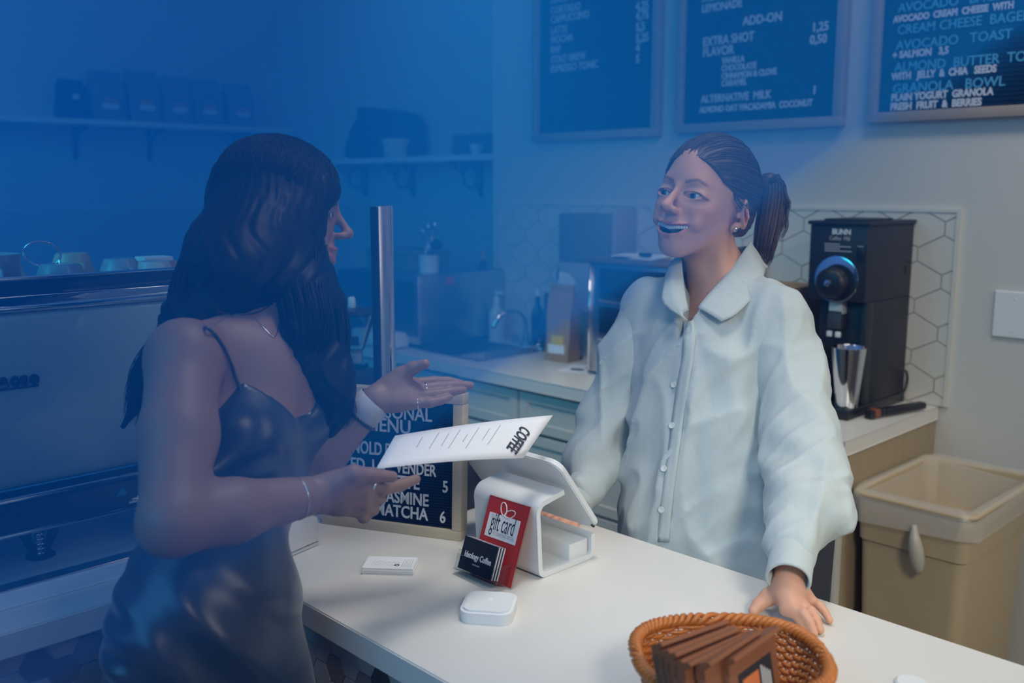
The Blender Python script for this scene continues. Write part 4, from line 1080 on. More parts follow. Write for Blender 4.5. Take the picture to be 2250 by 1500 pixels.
# ---- red gift card sign with clear card holder
gs = thing('gift_card_sign', 'red gift card sign with a white panel, leaning on the till stand', 'sign', (-1.093, 1.04, Zc))
TL, TR_ = py(1081, 1088, 1.070), py(1169, 1115, 1.066); BRp = pz(1121, 1292, .913)
wv = (TR_-TL); hv = (TR_-BRp); Hh = hv.length; Ww = wv.length
Mg = basis(BRp-wv, wv, hv)
nrm = Mg.to_3x3() @ Vector((0, 0, 1))
if nrm.dot(EYE-BRp) < 0: print('gift sign flipped')
bm = nb(); box(bm, 0, Ww, 0, Hh, -.002, 0, M=Mg); obj('card', bm, M_red, gs, world=True)
bm = nb(); e = .0022
for a in ((-.002, e-.002, 0, Hh), (Ww-e+.002, Ww+.002, 0, Hh), (0, Ww, Hh-e+.002, Hh+.002)): box(bm, a[0], a[1], a[2], a[3], -.0035, .0012, M=Mg)
obj('clear_edge', bm, M_acryl, gs, world=True)
bm = nb(); box(bm, .10*Ww, .87*Ww, .50*Hh, .80*Hh, 0, .0006, M=Mg); obj('white_panel', bm, M_paper, gs, world=True)
text('lettering', 'gift card', Mg @ Matrix.Translation((.485*Ww, .595*Hh, .0008)), .043, M_dark, gs, .42, 'CENTER', .0002, -.0002)
text('lettering', 'GIVE A', Mg @ Matrix.Translation((.27*Ww, .735*Hh, .0008)), .010, M_greytext, gs, .7, 'CENTER', .0002)
text('lettering', 'TO SOMEONE SPECIAL', Mg @ Matrix.Translation((.56*Ww, .54*Hh, .0008)), .0085, M_greytext, gs, .62, 'CENTER', .0002)
def loop(cx, cy, ang, a, b, n=22): return [Mg @ Vector((cx+(a-a*math.cos(2*math.pi*k/n))*math.cos(ang)-b*math.sin(2*math.pi*k/n)*math.sin(ang), cy+(a-a*math.cos(2*math.pi*k/n))*math.sin(ang)+b*math.sin(2*math.pi*k/n)*math.cos(ang), .0006)) for k in range(n)]
bm = nb()
tube(bm, loop(.47*Ww, .805*Hh, R(118), .0115, .0068), .0009, 5, closed=True); tube(bm, loop(.47*Ww, .805*Hh, R(22), .0125, .0062), .0009, 5, closed=True)
tube(bm, [Mg @ Vector((.47*Ww, .805*Hh, .0006)), Mg @ Vector((.62*Ww, .785*Hh, .0006))], .0008, 5); obj('bow', bm, M_paper, gs, world=True)
# clear holder and its business cards
hd = thing('card_holder', 'clear acrylic holder with black business cards in front of the red sign', 'card holder', tuple(BRp-wv*.55+nrm*.02))
exg = wv.normalized(); eyg = hv.normalized()
oh = BRp-wv*1.12-eyg*.000
def hb_(x0, x1, y0, y1, z0, z1, name, m, par=None, bev=.0005): bm = nb(); box(bm, x0, x1, y0, y1, z0, z1, bev, 1, M=basis(oh, exg, eyg)); return obj(name, bm, m, par or hd, world=True)
Lh = Ww*1.06
hb_(0, Lh, .000, .0022, .004, .030, 'base', M_acryl); hb_(0, Lh, .0, .026, .028, .030, 'front_lip', M_acryl)
hb_(0, .0022, .0, .034, .004, .030, 'side', M_acryl); hb_(Lh-.0022, Lh, .0, .034, .004, .030, 'side', M_acryl)
for k in range(6):
    x_ = .004+.0005*(k % 2); hb_(x_, x_+.084, .004, .058, .0235-k*.0030, .0250-k*.0030, 'business_card', M_black if k % 2 == 0 else M_paper, bev=0)
Mh = basis(oh, exg, eyg)
text('lettering', 'Ideology Coffee', Mh @ Matrix.Translation((.047, .026, .0254)), .0135, M_letter, hd, .78, 'CENTER', .0002, .0003)
hb_(.038, .056, .0165, .0185, .0253, .0256, 'text_line', M_greytext, bev=0)
# ---- card reader
rd = thing('card_reader', 'white rounded square contactless card reader at the counter front', 'card reader', tuple(pz(1075, 1347, Zc)), R(37))
bm = nb(); prism(bm, rrect(.080, .080, .018, 8), .017)
bmesh.ops.bevel(bm, geom=[e for e in bm.edges if e.calc_face_angle(0) > 1.2], offset=.004, segments=3, affect='EDGES'); obj('body', bm, M_white, rd, True)
bm = nb(); prism(bm, rrect(.070, .070, .014, 8), .0200); bmesh.ops.bevel(bm, geom=[e for e in bm.edges if e.calc_face_angle(0) > 1.2], offset=.0012, segments=2, affect='EDGES'); obj('top_plate', bm, M_white, rd, True)
bm = nb(); prism(bm, [(x*.8+.0, y) for x, y in rrect(.008, .008, .002)], .0004, Matrix.Translation((0, .006, .0200))); obj('emblem', bm, M_paper, rd)
# ---- stack of loyalty cards
sk = thing('loyalty_cards', 'small stack of white loyalty cards on the counter before the letter board', 'cards', tuple(pz(858, 1250, Zc)), math.atan2(.939-.882, -1.195+1.260))
for k in range(12):
    bm = nb(); box(bm, -.043+random.uniform(-.001, .001), .043+random.uniform(-.001, .001), -.026+random.uniform(-.001, .001), .026, k*.001, k*.001+.0008); obj('card', bm, M_paper, sk)
bm = nb()
for i in range(5):
    for j in range(2):
        if i == 4 and j == 0: continue
        lathe(bm, [(.0034, 0), (.0038, .0002), (.0042, 0)], 14, (-.026+i*.0095, -.010+j*.011, .0118), cap=False)
obj('stamp_rings', bm, M_greytext, sk)
bm = nb(); lathe(bm, [(.0022, 0), (.0035, .0004), (.0047, 0)], 16, (.013, -.010, .0119), cap=False); obj('stamp_mark', bm, M_dark, sk)
for k in range(5):
    bm = nb(); box(bm, .022+k*.0035, .0228+k*.0035, -.018, .016, .0118, .0120); obj('text_line', bm, M_greytext, sk)
# ---- napkin dispenser behind the customer
nd = thing('napkin_dispenser', 'chrome napkin dispenser on the counter beside the woman in navy', 'napkin dispenser', (-1.462, .845, Zc), R(12))
bm = nb()
for a in ((-.045, .045, 0, .010), (-.045, .045, .128, .138)): box(bm, a[0], a[1], -.055, .055, a[2], a[3], .004)
for a in ((-.045, -.036), (.036, .045)): box(bm, a[0], a[1], -.055, .055, .008, .130, .003)
obj('frame', bm, M_chrome, nd, True)
bm = nb(); box(bm, -.034, .034, -.048, .048, .012, .118, .004); obj('napkins', bm, M_paper, nd, True)
bm = nb(); prism(bm, rrect(.066, .112, .012), .003, basis((0, -.056, .070), (1, 0, 0), (0, 0, 1), (0, -1, 0))); obj('face_plate', bm, M_steel, nd, True)
# ---- wicker basket with chocolate packets
BC = Vector((-.592, .945, Zc)); bang = R(46)
bk = thing('wicker_basket', 'orange wicker basket of brown chocolate packets at the front of the counter', 'basket', tuple(BC), bang)
def oval(a, s_=1.0):
    n_ = 2.6; c, s = math.cos(a), math.sin(a)
    return Vector((.109*s_*abs(c)**(2/n_)*(1 if c >= 0 else -1), .094*s_*abs(s)**(2/n_)*(1 if s >= 0 else -1), 0))
def flare(z): return .78+.22*(z/.075)**.8
NS = 38
for j in range(16):
    z = .005+j*.0046; n_ = 176; pts = []
    for k in range(n_):
        a = 2*math.pi*k/n_; p = oval(a, flare(z)); q = p.normalized()
        pts.append(p+q*(.0022*math.sin(a*NS/2+math.pi*j))+Vector((0, 0, z)))
    bm = nb(); tube(bm, pts, .0027, 5, closed=True); obj('woven_cane', bm, M_wicker, bk, 'all')
stake_me = None
for k in range(NS):
    a = 2*math.pi*(k+.5)/NS
    bm = nb(); tube(bm, [oval(a, flare(z))+Vector((0, 0, z)) for z in (0, .02, .04, .06, .080)], .0019, 5); obj('stake', bm, M_wicker, bk, 'all')
for ph in range(3):
    n_ = 240; pts = []
    for k in range(n_):
        a = 2*math.pi*k/n_; p = oval(a, 1.03); q = p.normalized(); w_ = a*26+ph*2*math.pi/3
        pts.append(p+q*(.0058*math.cos(w_))+Vector((0, 0, .083+.0052*math.sin(w_))))
    bm = nb(); tube(bm, pts, .0038, 5, closed=True); obj('rim_plait', bm, M_wicker, bk, 'all')
bm = nb(); prism(bm, [tuple(oval(2*math.pi*k/40, .77))[:2] for k in range(40)], .004); obj('basket_floor', bm, M_wicker, bk)
# packets: standing in a row, leaning towards the back
def packet(label, c, ang, lean, w=.108, h=.135, front=False):
    Mx = Matrix.Translation(c) @ Matrix.Rotation(ang, 4, 'Z') @ Matrix.Rotation(lean, 4, 'X')
    t = thing('chocolate_packet', label, 'packet', tuple(c), 0, 'chocolate packets in the wicker basket')
    bm = nb(); box(bm, -w/2, w/2, -.0065, .0065, 0, h-.022, .003, 2, Mx); obj('pouch', bm, M_kraft, t, True, world=True)
    bm = nb(); A0 = Mx
    pr = [(-.0065, h-.024), (.0065, h-.024), (.0030, h-.006), (-.0140, h-.002), (-.0165, h-.006), (-.0075, h-.012)]
    prism(bm, pr, w-.002, A0 @ basis((-w/2+.001, 0, 0), (0, 1, 0), (0, 0, 1), (1, 0, 0))); bmesh.ops.recalc_face_normals(bm, faces=bm.faces); obj('folded_top', bm, M_kraft, t, world=True)
    if front is not None:
        bm = nb(); box(bm, -.036, .036, -.0078, -.0064, .012, h-.028, M=Mx); lab_ = obj('label', bm, M_dark, t, world=True)
        bm = nb(); box(bm, -.030, .004, -.0086, -.0076, .022, h-.036, M=Mx); obj('label_picture', bm, M_orange, lab_, world=True)
        bm = nb(); bmesh.ops.create_icosphere(bm, subdivisions=2, radius=.009, matrix=Mx @ Matrix.Translation((-.013, -.0085, .058)) @ Matrix.Diagonal((1, .12, 1.3, 1))); obj('label_nut', bm, M_kraftpale, lab_, world=True)
        for q in range(4):
            bm = nb(); box(bm, .010+q*.0055, .0125+q*.0055, -.0086, -.0076, .020, h-.034-q*.004, M=Mx); obj('label_text', bm, M_letter, lab_, world=True)
    return t
dirw = (pz(1590, 1352, 1.035)-pz(1432, 1418, 1.035)); pang = math.atan2(dirw.y, dirw.x)
ord_ = ['hindmost brown chocolate packet in the basket, its folded top highest at the back', 'second brown packet from the back of the basket', 'third brown packet from the back of the basket', 'fourth brown packet from the back of the basket', 'fifth brown packet from the back, just behind the dark label', 'sixth brown packet, next to the front one in the basket', 'front brown chocolate packet in the basket with black label and orange picture showing']
pxs = [(1512, 1388), (1526, 1410), (1538, 1424), (1549, 1436), (1562, 1448), (1592, 1452), (1640, 1440)]
for k, (x, y) in enumerate(pxs):
    top = pz(x, y, 1.040-.002*k)
    ln = R(-20+1.5*k); a_ = pang+R((k-3)*1.5)+(R(5) if k > 4 else 0)
    nv = Matrix.Rotation(a_, 3, 'Z') @ Vector((0, 1, 0))
    base = top-Vector((0, 0, .125*math.cos(ln)))+nv*(math.sin(ln)*.125)*1.0
    base.z = Zc+.006+.002*(k % 3)
    packet(ord_[k], base, a_, ln, front=(True if k in (0, 6) else None))
t = thing('chocolate_packet', 'dark green packet corner peeping up between the brown packets', 'packet', tuple(pz(1664, 1392, 1.035)-Vector((0, 0, 1.035-Zc-.006))), pang)
bm = nb(); box(bm, -.018, .018, -.004, .004, 0, .118, .002); obj('pouch', bm, M_navybox, t)
# fragment of a white cup lid at the very bottom edge
t = thing('cup_lid', 'rim of a white cup lid at the bottom edge of the photo', 'cup', tuple(pz(2003, 1506, Zc)))
bm = nb(); lathe(bm, [(.0, 0), (.020, 0), (.021, .003), (.018, .006), (.0, .006)], 24); obj('bowl', bm, M_white, t, True)

# ================================================================== espresso machine and glass guard on the left arm of the counter
gp = thing('glass_guard', 'tall clear glass guard standing before the espresso machine', 'glass screen', (-1.608, .3, Zc))
bm = nb(); box(bm, -1.612, -1.604, -.9, 1.178, Zc+.006, 1.512); obj('pane', bm, M_glass, gp, world=True)
bm = nb(); box(bm, -1.622, -1.594, -.9, 1.178, Zc+.001, Zc+.008, .001); obj('channel', bm, M_steel, gp, world=True)
ps = thing('chrome_post', 'chrome corner post of the glass guard above the letter board', 'post', (-1.608, 1.195, Zc))
bm = nb(); box(bm, -.012, .012, -.017, .006, .0, .602, .002); obj('channel', bm, M_steel, ps, True)
bm = nb(); lathe(bm, [(.0, 0), (.011, 0), (.011, .602), (.0, .604)], 20, (.002, .014, 0)); obj('tube', bm, M_chrome, ps, True)
bm = nb(); box(bm, -.013, .013, -.0195, -.0172, .0, .600); obj('gasket', bm, M_dark, ps)
tr = thing('steel_tray', 'stainless plinth tray under the espresso machine', 'tray', (-1.83, .3, Zc))
bm = nb(); box(bm, -2.09, -1.533, -.9, .98, Zc, Zc+.004, .001); obj('plate', bm, M_white, tr, world=True)
em = thing('espresso_machine', 'large cream espresso machine with chrome rails seen from behind', 'coffee machine', (-1.90, .35, Zc))
def emb(name, a, m, bev=.003, par=None, sm=True): bm = nb(); box(bm, *a, bev, 3); return obj(name, bm, m, par or em, sm, world=True)
y0, y1 = -.55, .95
emb('back_panel', (-1.76, -1.70, y0, y1, 1.045, 1.345), M_cream, .014)
emb('housing', (-2.14, -1.76, y0+.02, y1-.02, 1.03, 1.345), M_steel, .01)
emb('lower_panel', (-1.74, -1.655, y0, y1, .985, 1.035), M_black, .004)
bm = nb(); tube(bm, [(-1.662, y0, 1.040), (-1.662, y1, 1.040)], .0055, 10); obj('chrome_rail', bm, M_chrome, em, 'all', world=True)
bm = nb(); tube(bm, [(-1.655, y0, .984), (-1.655, y1, .984)], .0045, 10); obj('chrome_rail', bm, M_chrome, em, 'all', world=True)
emb('top_plate', (-2.14, -1.70, y0, y1, 1.345, 1.352), M_steel, .002)
emb('gallery_strip', (-1.712, -1.702, y0, y1, 1.352, 1.372), M_chrome, .002)
emb('gallery_band', (-1.716, -1.708, y0, y1, 1.372, 1.398), M_darkglass, .002)
bm = nb(); tube(bm, [(-1.708, y0, 1.400), (-1.708, y1, 1.400)], .004, 10); obj('top_rail', bm, M_chrome, em, 'all', world=True)
bm = nb(); tube(bm, [(-1.700, y0, 1.352), (-1.700, y1, 1.352)], .005, 10); obj('chrome_rail', bm, M_chrome, em, 'all', world=True)
for yy in (.525, -.35, .88):
    bm = nb()
    for s in (-1, 1):
        tube(bm, [(-1.715, yy+s*.030, .985), (-1.715, yy+s*.022, .955), (-1.717, yy+s*.012, .925), (-1.717, yy+s*.010, Zc+.004)], [.010, .009, .006, .006], 10)
    lg = obj('leg', bm, M_black, em, 'all', world=True)
    bm = nb()
    for q in range(8): lathe(bm, [(.0085, 0), (.0098, .0022), (.0085, .0044)], 16, (-1.717, yy, Zc+.008+q*.0088), cap=False)
    obj('spring', bm, M_chrome, lg, 'all', world=True)
    bm = nb(); lathe(bm, [(.0, 0), (.024, 0), (.024, .003), (.0, .003)], 24, (-1.717, yy, Zc+.004)); obj('foot', bm, M_dark, lg, world=True)
ML = lambda x, y: basis(px(x, y, -1.6985), (0, 1, 0), (0, 0, 1), (1, 0, 0))
for x, ch_ in ((-26, 'o'), (1, 'a'), (24, 'c'), (44, 'c'), (66, 'o')):
    text('lettering', ch_, ML(x, 850-(x*.11)), .030, M_black, em, .85, ext=.003, bold=.0022)
bm = nb(); a, b = px(-40, 862, -1.6975), px(85, 846, -1.6975); tube(bm, [a, b], .0018, 6); obj('badge_bar', bm, M_black, em, world=True)
bm = nb(); a = px(267, 1083, -1.654); tri = [a+Vector((0, -.010, -.004)), a+Vector((0, .010, -.003)), a+Vector((0, .001, .013))]
prism(bm, [(-.010, -.004), (.010, -.003), (.001, .013)], .002, basis(a, (0, 1, 0), (0, 0, 1), (1, 0, 0))); obj('teal_sticker', bm, mat('teal', (.03, .28, .34), .5), em, world=True)
bm = nb(); c = px(300, 1095, -1.655); box(bm, c.x-.004, c.x+.004, c.y-.016, c.y+.03, c.z-.006, c.z+.006, .002); obj('tap_fitting', bm, M_chrome, em, True, world=True)
# cups on the machine
def cup(label, X, Y, z, r, h, m, up_=False, handle=True):
    t = thing('cup', label, 'cup', (X, Y, z), 0, 'cups on top of the espresso machine')
    pr = [(r*.62, .0), (r*.66, .002), (r*.94, h*.55), (r, h), (r*.93, h), (r*.86, h*.55), (r*.55, .006), (.0, .005)] if up_ else [(r, .0), (r*.94, h*.45), (r*.66, h-.002), (r*.62, h), (.0, h-.001)]
    bm = nb(); lathe(bm, pr, 28, cap=False); obj('bowl', bm, m, t, True)
    if handle:
        bm = nb(); tube(bm, [(r*.85, 0, h*.75), (r*1.3, 0, h*.72), (r*1.38, 0, h*.45), (r*1.1, 0, h*.25), (r*.85, 0, h*.3)], .003, 8); obj('handle', bm, m, t, 'all')
M_cupb = mat('pale_blue_glaze', (.30, .42, .46), .25); M_cupw = mat('white_glaze', (.55, .57, .55), .25); M_cupy = mat('straw_glaze', (.50, .46, .32), .3)
cz = 1.352
cup('upturned pale blue cup on the machine, third from the right', -1.86, .640, cz, .047, .058, M_cupb)
cup('upturned straw-coloured cup behind the others on the machine', -1.93, .690, cz, .045, .072, M_cupy)
cup('upturned pale blue cup, second from the right on the machine', -1.83, .742, cz, .044, .064, M_cupb)
cup('upturned white cup nearest the woman on the machine', -1.80, .795, cz, .044, .058, M_cupw)
cup('large bluish cup standing at the left end of the machine', -1.80, .505, cz, .052, .085, M_cupb, True)
cup('small white cup behind the large one on the machine', -1.95, .575, cz, .040, .060, M_cupw)
t = thing('portafilter_ring', 'round wire ring leaning against the cups on the machine', 'ring', (-1.86, .60, 1.395))
c_ = px(93, 558, -1.88); bm = nb(); u_ = Vector((0, .030, -.012)); v_ = Vector((.008, .010, .020)); tube(bm, [c_+u_*math.cos(2*math.pi*k/30)+v_*math.sin(2*math.pi*k/30) for k in range(30)], .0022, 6, closed=True); obj('ring', bm, M_chrome, t, 'all', world=True)
bm = nb(); tube(bm, [c_+u_, Vector((-1.86, .64, 1.353))], .002, 6); obj('stem', bm, M_chrome, t, world=True)
t = thing('sugar_box', 'small open brown carton beside the cups on the machine', 'box', (-1.95, .86, cz))
bm = nb(); box(bm, -.04, .04, -.035, .035, 0, .048, .002); obj('carton', bm, M_kraftpale, t); bm = nb(); box(bm, -.02, .03, -.03, .03, .048, .056, .001); obj('sachets', bm, M_paper, t)
# coffee grinder with its glass hopper, right of the machine
gd = thing('hopper_grinder', 'black coffee grinder with a clear cone hopper behind the glass guard', 'grinder', (-1.95, 1.335, Zc))
bm = nb(); box(bm, -.07, .07, -.075, .055, 0, .200, .012, 3); obj('body', bm, M_black, gd, True)
bm = nb(); lathe(bm, [(.0, 0), (.038, 0), (.036, .006), (.024, .010), (.023, .040), (.028, .044), (.054, .118), (.056, .132), (.053, .132), (.050, .118), (.022, .046)], 30, (0, .018, .200), cap=False); obj('hopper', bm, M_acryl, gd, True)
bm = nb(); lathe(bm, [(.020, 0), (.022, .001), (.020, .03), (.0, .03)], 24, (0, .018, .212)); obj('neck', bm, M_clearplastic, gd, True)
bm = nb(); lathe(bm, [(.0, 0), (.058, 0), (.060, .004), (.058, .012), (.030, .016), (.0, .016)], 30, (0, .018, .332)); obj('lid', bm, M_black, gd, True)
bm = nb(); lathe(bm, [(.0, 0), (.010, 0), (.009, .022), (.006, .026), (.0, .026)], 16, (0, .018, .348)); obj('lid_knob', bm, M_clearplastic, gd, True)
bm = nb(); box(bm, .020, .040, -.040, -.036, .262, .284, M=Matrix.Rotation(R(40), 4, 'Z')); obj('hopper_label', bm, M_dark, gd)
# ================================================================== menu boards on the back wall
def board(label, x0, x1, z0, z1, group='black menu boards on the back wall'):
    t = thing('menu_board', label, 'menu board', ((x0+x1)/2, YW, z0), 0, group)
    f_ = .030; d = .035
    for a in ((x0-f_, x1+f_, z0-f_, z0), (x0-f_, x1+f_, z1, z1+f_), (x0-f_, x0, z0, z1), (x1, x1+f_, z0, z1)):
        bm = nb(); box(bm, a[0], a[1], YW-d, YW-.001, a[2], a[3], .002); obj('frame_bar', bm, M_boardframe, t, True, world=True)
    bm = nb(); box(bm, x0, x1, YW-.014, YW-.001, z0, z1); p = obj('felt_panel', bm, M_felt, t, world=True)
    bm = nb(); n_ = int((z1-z0)/.0125)
    for i in range(n_):
        z = z0+(z1-z0)*(i+.5)/n_; box(bm, x0, x1, YW-.017, YW-.014, z-.004, z+.004)
    r_ = obj('felt_ridges', bm, M_felt, p, world=True); r_['kind'] = 'stuff'
    return t
def btext(t, s_, x, y, hpx, sx, m=None, align='LEFT', bold=.0006, space=1.0):
    p = py(x, y, YW-.0185); q = py(x, y-hpx, YW-.0185)
    return text('lettering', s_, basis(p, (1, 0, 0), (0, 0, 1), (0, -1, 0)), (q.z-p.z)/.70, m or M_letter, t, sx, align, .0012, bold, space=space)
b1 = board('left black menu board of coffee prices with a pale wood frame', -2.739, -2.172, 1.760, 2.62)
rows1 = [('MACCHIATO', '4', 8), ('CORTADO', '4,25', 32), ('CAPPUCCINO', '4,75', 52), ('LATTE', '5,5', 76), ('MOCHA', '5,25', 96), ('RAF', '4', 117), ('COLD BREW', '5', 139), ('ESPRESSO TONIC', '', 160)]
for s_, pr_, y in rows1: btext(b1, s_, 1210, y, 16, .80)
for s_, y in (('4,25', 23), ('4,75', 44), ('5,5', 69), ('5,25', 93), ('4', 114), ('5', 138)): btext(b1, s_, 1397, y, 18, .85, bold=.0012)
b2 = board('middle black menu board with extras and milk prices', -2.038, -1.474, 1.765, 2.62)
for s_, x, y, h_, sx in (('LEMONADE', 1542, 28, 17, .82), ('ADD-ON', 1632, 56, 19, .9), ('EXTRA SHOT', 1544, 102, 19, .82), ('FLAVOR', 1544, 125, 19, .82), ('VANILLA', 1586, 140, 13, .8), ('CHOCOLATE', 1585, 157, 13, .8),
                         ('CINNAMON & CLOVE', 1585, 174, 13, .76), ('CARAMEL', 1585, 190, 13, .8), ('ALTERNATIVE  MILK', 1540, 226, 16, .86), ('ALMOND OAT MACADAMIA  COCONUT', 1537, 248, 13, .80), ('STEAMER', 1542, 4, 17, .8),
                         ('1,25', 1783, 70, 19, .9), ('0,50', 1779, 97, 19, .9), ('1', 1784, 206, 17, 1.0)):
    btext(b2, s_, x, y, h_, sx, bold=.0010)
b3 = board('right black menu board with blue food titles, cut by the photo edge', -1.335, -.70, 1.768, 2.62)
for s_, x, y, h_, sx, blue in (('AVOCADO   BAGEL', 1973, 28, 20, .93, 1), ('AVOCADO  CREAM  CHEESE  WITH', 1963, 50, 14, .80, 0), ('CREAM CHEESE  BAGEL', 1971, 76, 20, .93, 1), ('AVOCADO   TOAST', 1968, 110, 20, .96, 1), ('+ SALMON   3,5', 1961, 129, 15, .84, 0),
                               ('ALMOND  BUTTER  TOAST', 1965, 158, 20, .93, 1), ('WITH   JELLY  &  CHIA   SEEDS', 1959, 176, 15, .78, 0), ('GRANOLA   BOWL', 1961, 205, 20, .98, 1), ('PLAIN YOGURT  GRANOLA', 1958, 222, 15, .82, 0), ('FRESH  FRUIT  &  BERRIES', 1956, 242, 15, .82, 0)):
    btext(b3, s_, x, y, h_, sx, M_blueletter if blue else None, bold=.0003 if blue else .0012)

# ================================================================== coffee mill at the right end of the back counter
ml = thing('coffee_mill', 'tall black retail coffee mill on the right end of the back counter', 'grinder', (-1.294, 2.69, ZB))
def mb_(name, a, m, bev=.003, par=None): bm = nb(); box(bm, *a, bev, 2); return obj(name, bm, m, par or ml, True, world=True)
xa, xb, ya, yb = -1.381, -1.207, 2.542, 2.834
up_ = mb_('upper_body', (xa, xb, ya, yb, 1.232, 1.445), M_blackmetal)
mb_('top_lid', (xa-.006, xb+.006, ya-.006, yb+.002, 1.445, 1.456), M_blackmetal, .002); mb_('hopper_lid', (xa+.03, xb-.02, ya+.02, yb-.10, 1.456, 1.462), M_blackmetal, .002)
mb_('lower_body', (xa+.012, xb, ya+.055, yb, ZB+.018, 1.232), M_blackmetal)
mb_('base', (xa+.006, xb+.004, ya-.072, yb, ZB, ZB+.030), M_black, .004)
mb_('column_side', (xb-.016, xb, ya+.018, ya+.06, ZB+.03, 1.232), M_blackmetal, .002)
Fm = lambda x, y, off=.0012: basis(py(x, y, ya-off), (1, 0, 0), (0, 0, 1), (0, -1, 0))
text('lettering', 'BUNN', Fm(1828, 514), .0210, M_letter, ml, .95, ext=.0004, bold=.0008); text('lettering', 'Coffee  Mill', Fm(1822, 527), .0165, M_greytext, ml, .80, ext=.0004)
for q, (wd) in enumerate((.045, .078, .045, .080)):
    bm = nb(); p = py(1812, 535+q*5, ya-.001); box(bm, p.x, p.x+wd, p.y-.0004, p.y+.001, p.z-.0012, p.z+.0012); obj('small_print', bm, M_greytext, ml, world=True)
c = py(1838, 614, ya-.001)
Mk = basis(c, (1, 0, 0), (0, 0, 1), (0, -1, 0))
bm = nb(); lathe(bm, [(.0, 0), (.066, 0), (.066, .003), (.062, .004), (.0, .003)], 40, M=Mk); dl = obj('dial_plate', bm, M_chrome, ml, True, world=True)
bm = nb(); lathe(bm, [(.0, .003), (.052, .003), (.052, .005), (.0, .005)], 36, M=Mk @ Matrix.Translation((.006, -.008, 0))); obj('dial_face', bm, M_black, dl, True, world=True)
bm = nb(); lathe(bm, [(.046, .004), (.044, .030), (.040, .036), (.030, .040), (.0, .040)], 32, M=Mk @ Matrix.Translation((-.004, -.010, 0))); kn_ = obj('dial_knob', bm, M_black, dl, True, world=True)
bm = nb(); lathe(bm, [(.0, .040), (.010, .040), (.009, .044), (.0, .045)], 16, M=Mk @ Matrix.Translation((-.006, -.008, 0))); obj('knob_screw', bm, M_chrome, kn_, True, world=True)
bm = nb(); p = py(1893, 558, ya-.001); box(bm, p.x-.011, p.x+.011, p.y-.006, p.y, p.z-.020, p.z+.020, .002); obj('power_switch', bm, M_black, ml, True, world=True)
bm = nb(); p = py(1888, 541, ya-.001); box(bm, p.x-.004, p.x+.012, p.y-.001, p.y, p.z-.001, p.z+.001); obj('small_print', bm, M_greytext, ml, world=True)
p = py(1837, 680, ya+.030); bm = nb(); box(bm, p.x-.020, p.x+.020, p.y-.005, p.y+.05, p.z-.012, p.z+.022, .002); obj('spout_label', bm, M_white, ml, True, world=True)
bm = nb(); box(bm, p.x-.020, p.x+.020, p.y-.0065, p.y-.0045, p.z-.010, p.z-.004); obj('label_print', bm, M_dark, ml, world=True)
bm = nb(); box(bm, p.x-.022, p.x+.022, p.y-.010, p.y+.05, p.z-.055, p.z-.012, .004); sp_ = obj('spout', bm, mat('dull_grey_metal', (.10, .10, .10), .5, .6), ml, True, world=True)
for s in (-.014, .012):
    bm = nb(); box(bm, p.x+s-.006, p.x+s+.009, p.y-.012, p.y-.002, p.z-.078, p.z-.062, .002); obj('bag_clip', bm, M_white, ml, True, world=True)
bm = nb(); c = px(1990, 605, xb); lathe(bm, [(.0, 0), (.011, 0), (.011, .001), (.0, .001)], 20, M=basis(Vector((xb+.0005, 2.80, 1.31)), (0, 1, 0), (0, 0, 1), (1, 0, 0))); obj('side_plug', bm, M_black, ml, world=True)
bm = nb(); rr_ = .034; cc = px(1984, 838, xb+.012); tube(bm, [cc+Vector((0, rr_*.9*math.cos(a), rr_*1.0*math.sin(a))) for a in np.linspace(-2.0, 2.0, 20)], .0035, 8); obj('power_cable', bm, M_black, ml, 'all', world=True)
# two steel tumblers under the spout
def tumbler(label, loc, r0, r1, h):
    t = thing('steel_tumbler', label, 'tumbler', loc, 0, 'steel tumblers under the coffee mill')
    bm = nb(); lathe(bm, [(.0, 0), (r0, 0), (r0*1.02, .004), (r1, h), (r1-.001, h+.001), (r1-.002, h), (r0-.001, .006), (.0, .005)], 36, cap=False); obj('cup', bm, M_chrome, t, True)
    bm = nb(); lathe(bm, [(r0*.9, .010), (r0*1.08, .012), (r0*.9, .014)], 30, cap=False); obj('foot_ring', bm, M_chrome, t, True)
tumbler('polished steel tumbler standing under the mill spout', tuple(pz(1858, 892, ZB+.031)), .031, .048, .168)
tumbler('steel tumbler half hidden by the sleeve of the barista', (-1.362, 2.510, ZB+.031), .031, .048, .168)
t = thing('grinder_brush', 'black brush with a wooden handle lying beside the mill', 'brush', (-1.15, 2.62, ZB), R(75))
bm = nb(); box(bm, -.03, .14, -.014, .014, .006, .026, .006, 2); obj('handle', bm, M_black, t, True); bm = nb(); box(bm, -.075, -.052, -.013, .013, .004, .028, .004); obj('wooden_ferrule', bm, M_wood, t, True); bm = nb(); box(bm, -.052, -.03, -.012, .012, .006, .027, .003); obj('neck', bm, M_black, t, True)
bm = nb(); box(bm, -.092, -.075, -.012, .012, .002, .026, .002); obj('bristles', bm, M_black, t)
t = thing('kraft_box', 'brown cardboard box half hidden behind the barista beside the mill', 'box', (-1.53, 2.62, ZB))
bm = nb(); box(bm, -.10, .09, -.09, .12, .11, .345, .002); obj('carton', bm, M_kraftpale, t); bm = nb(); box(bm, -.11, .10, -.10, .13, 0, .11, .004); obj('crate', bm, M_black, t, True)

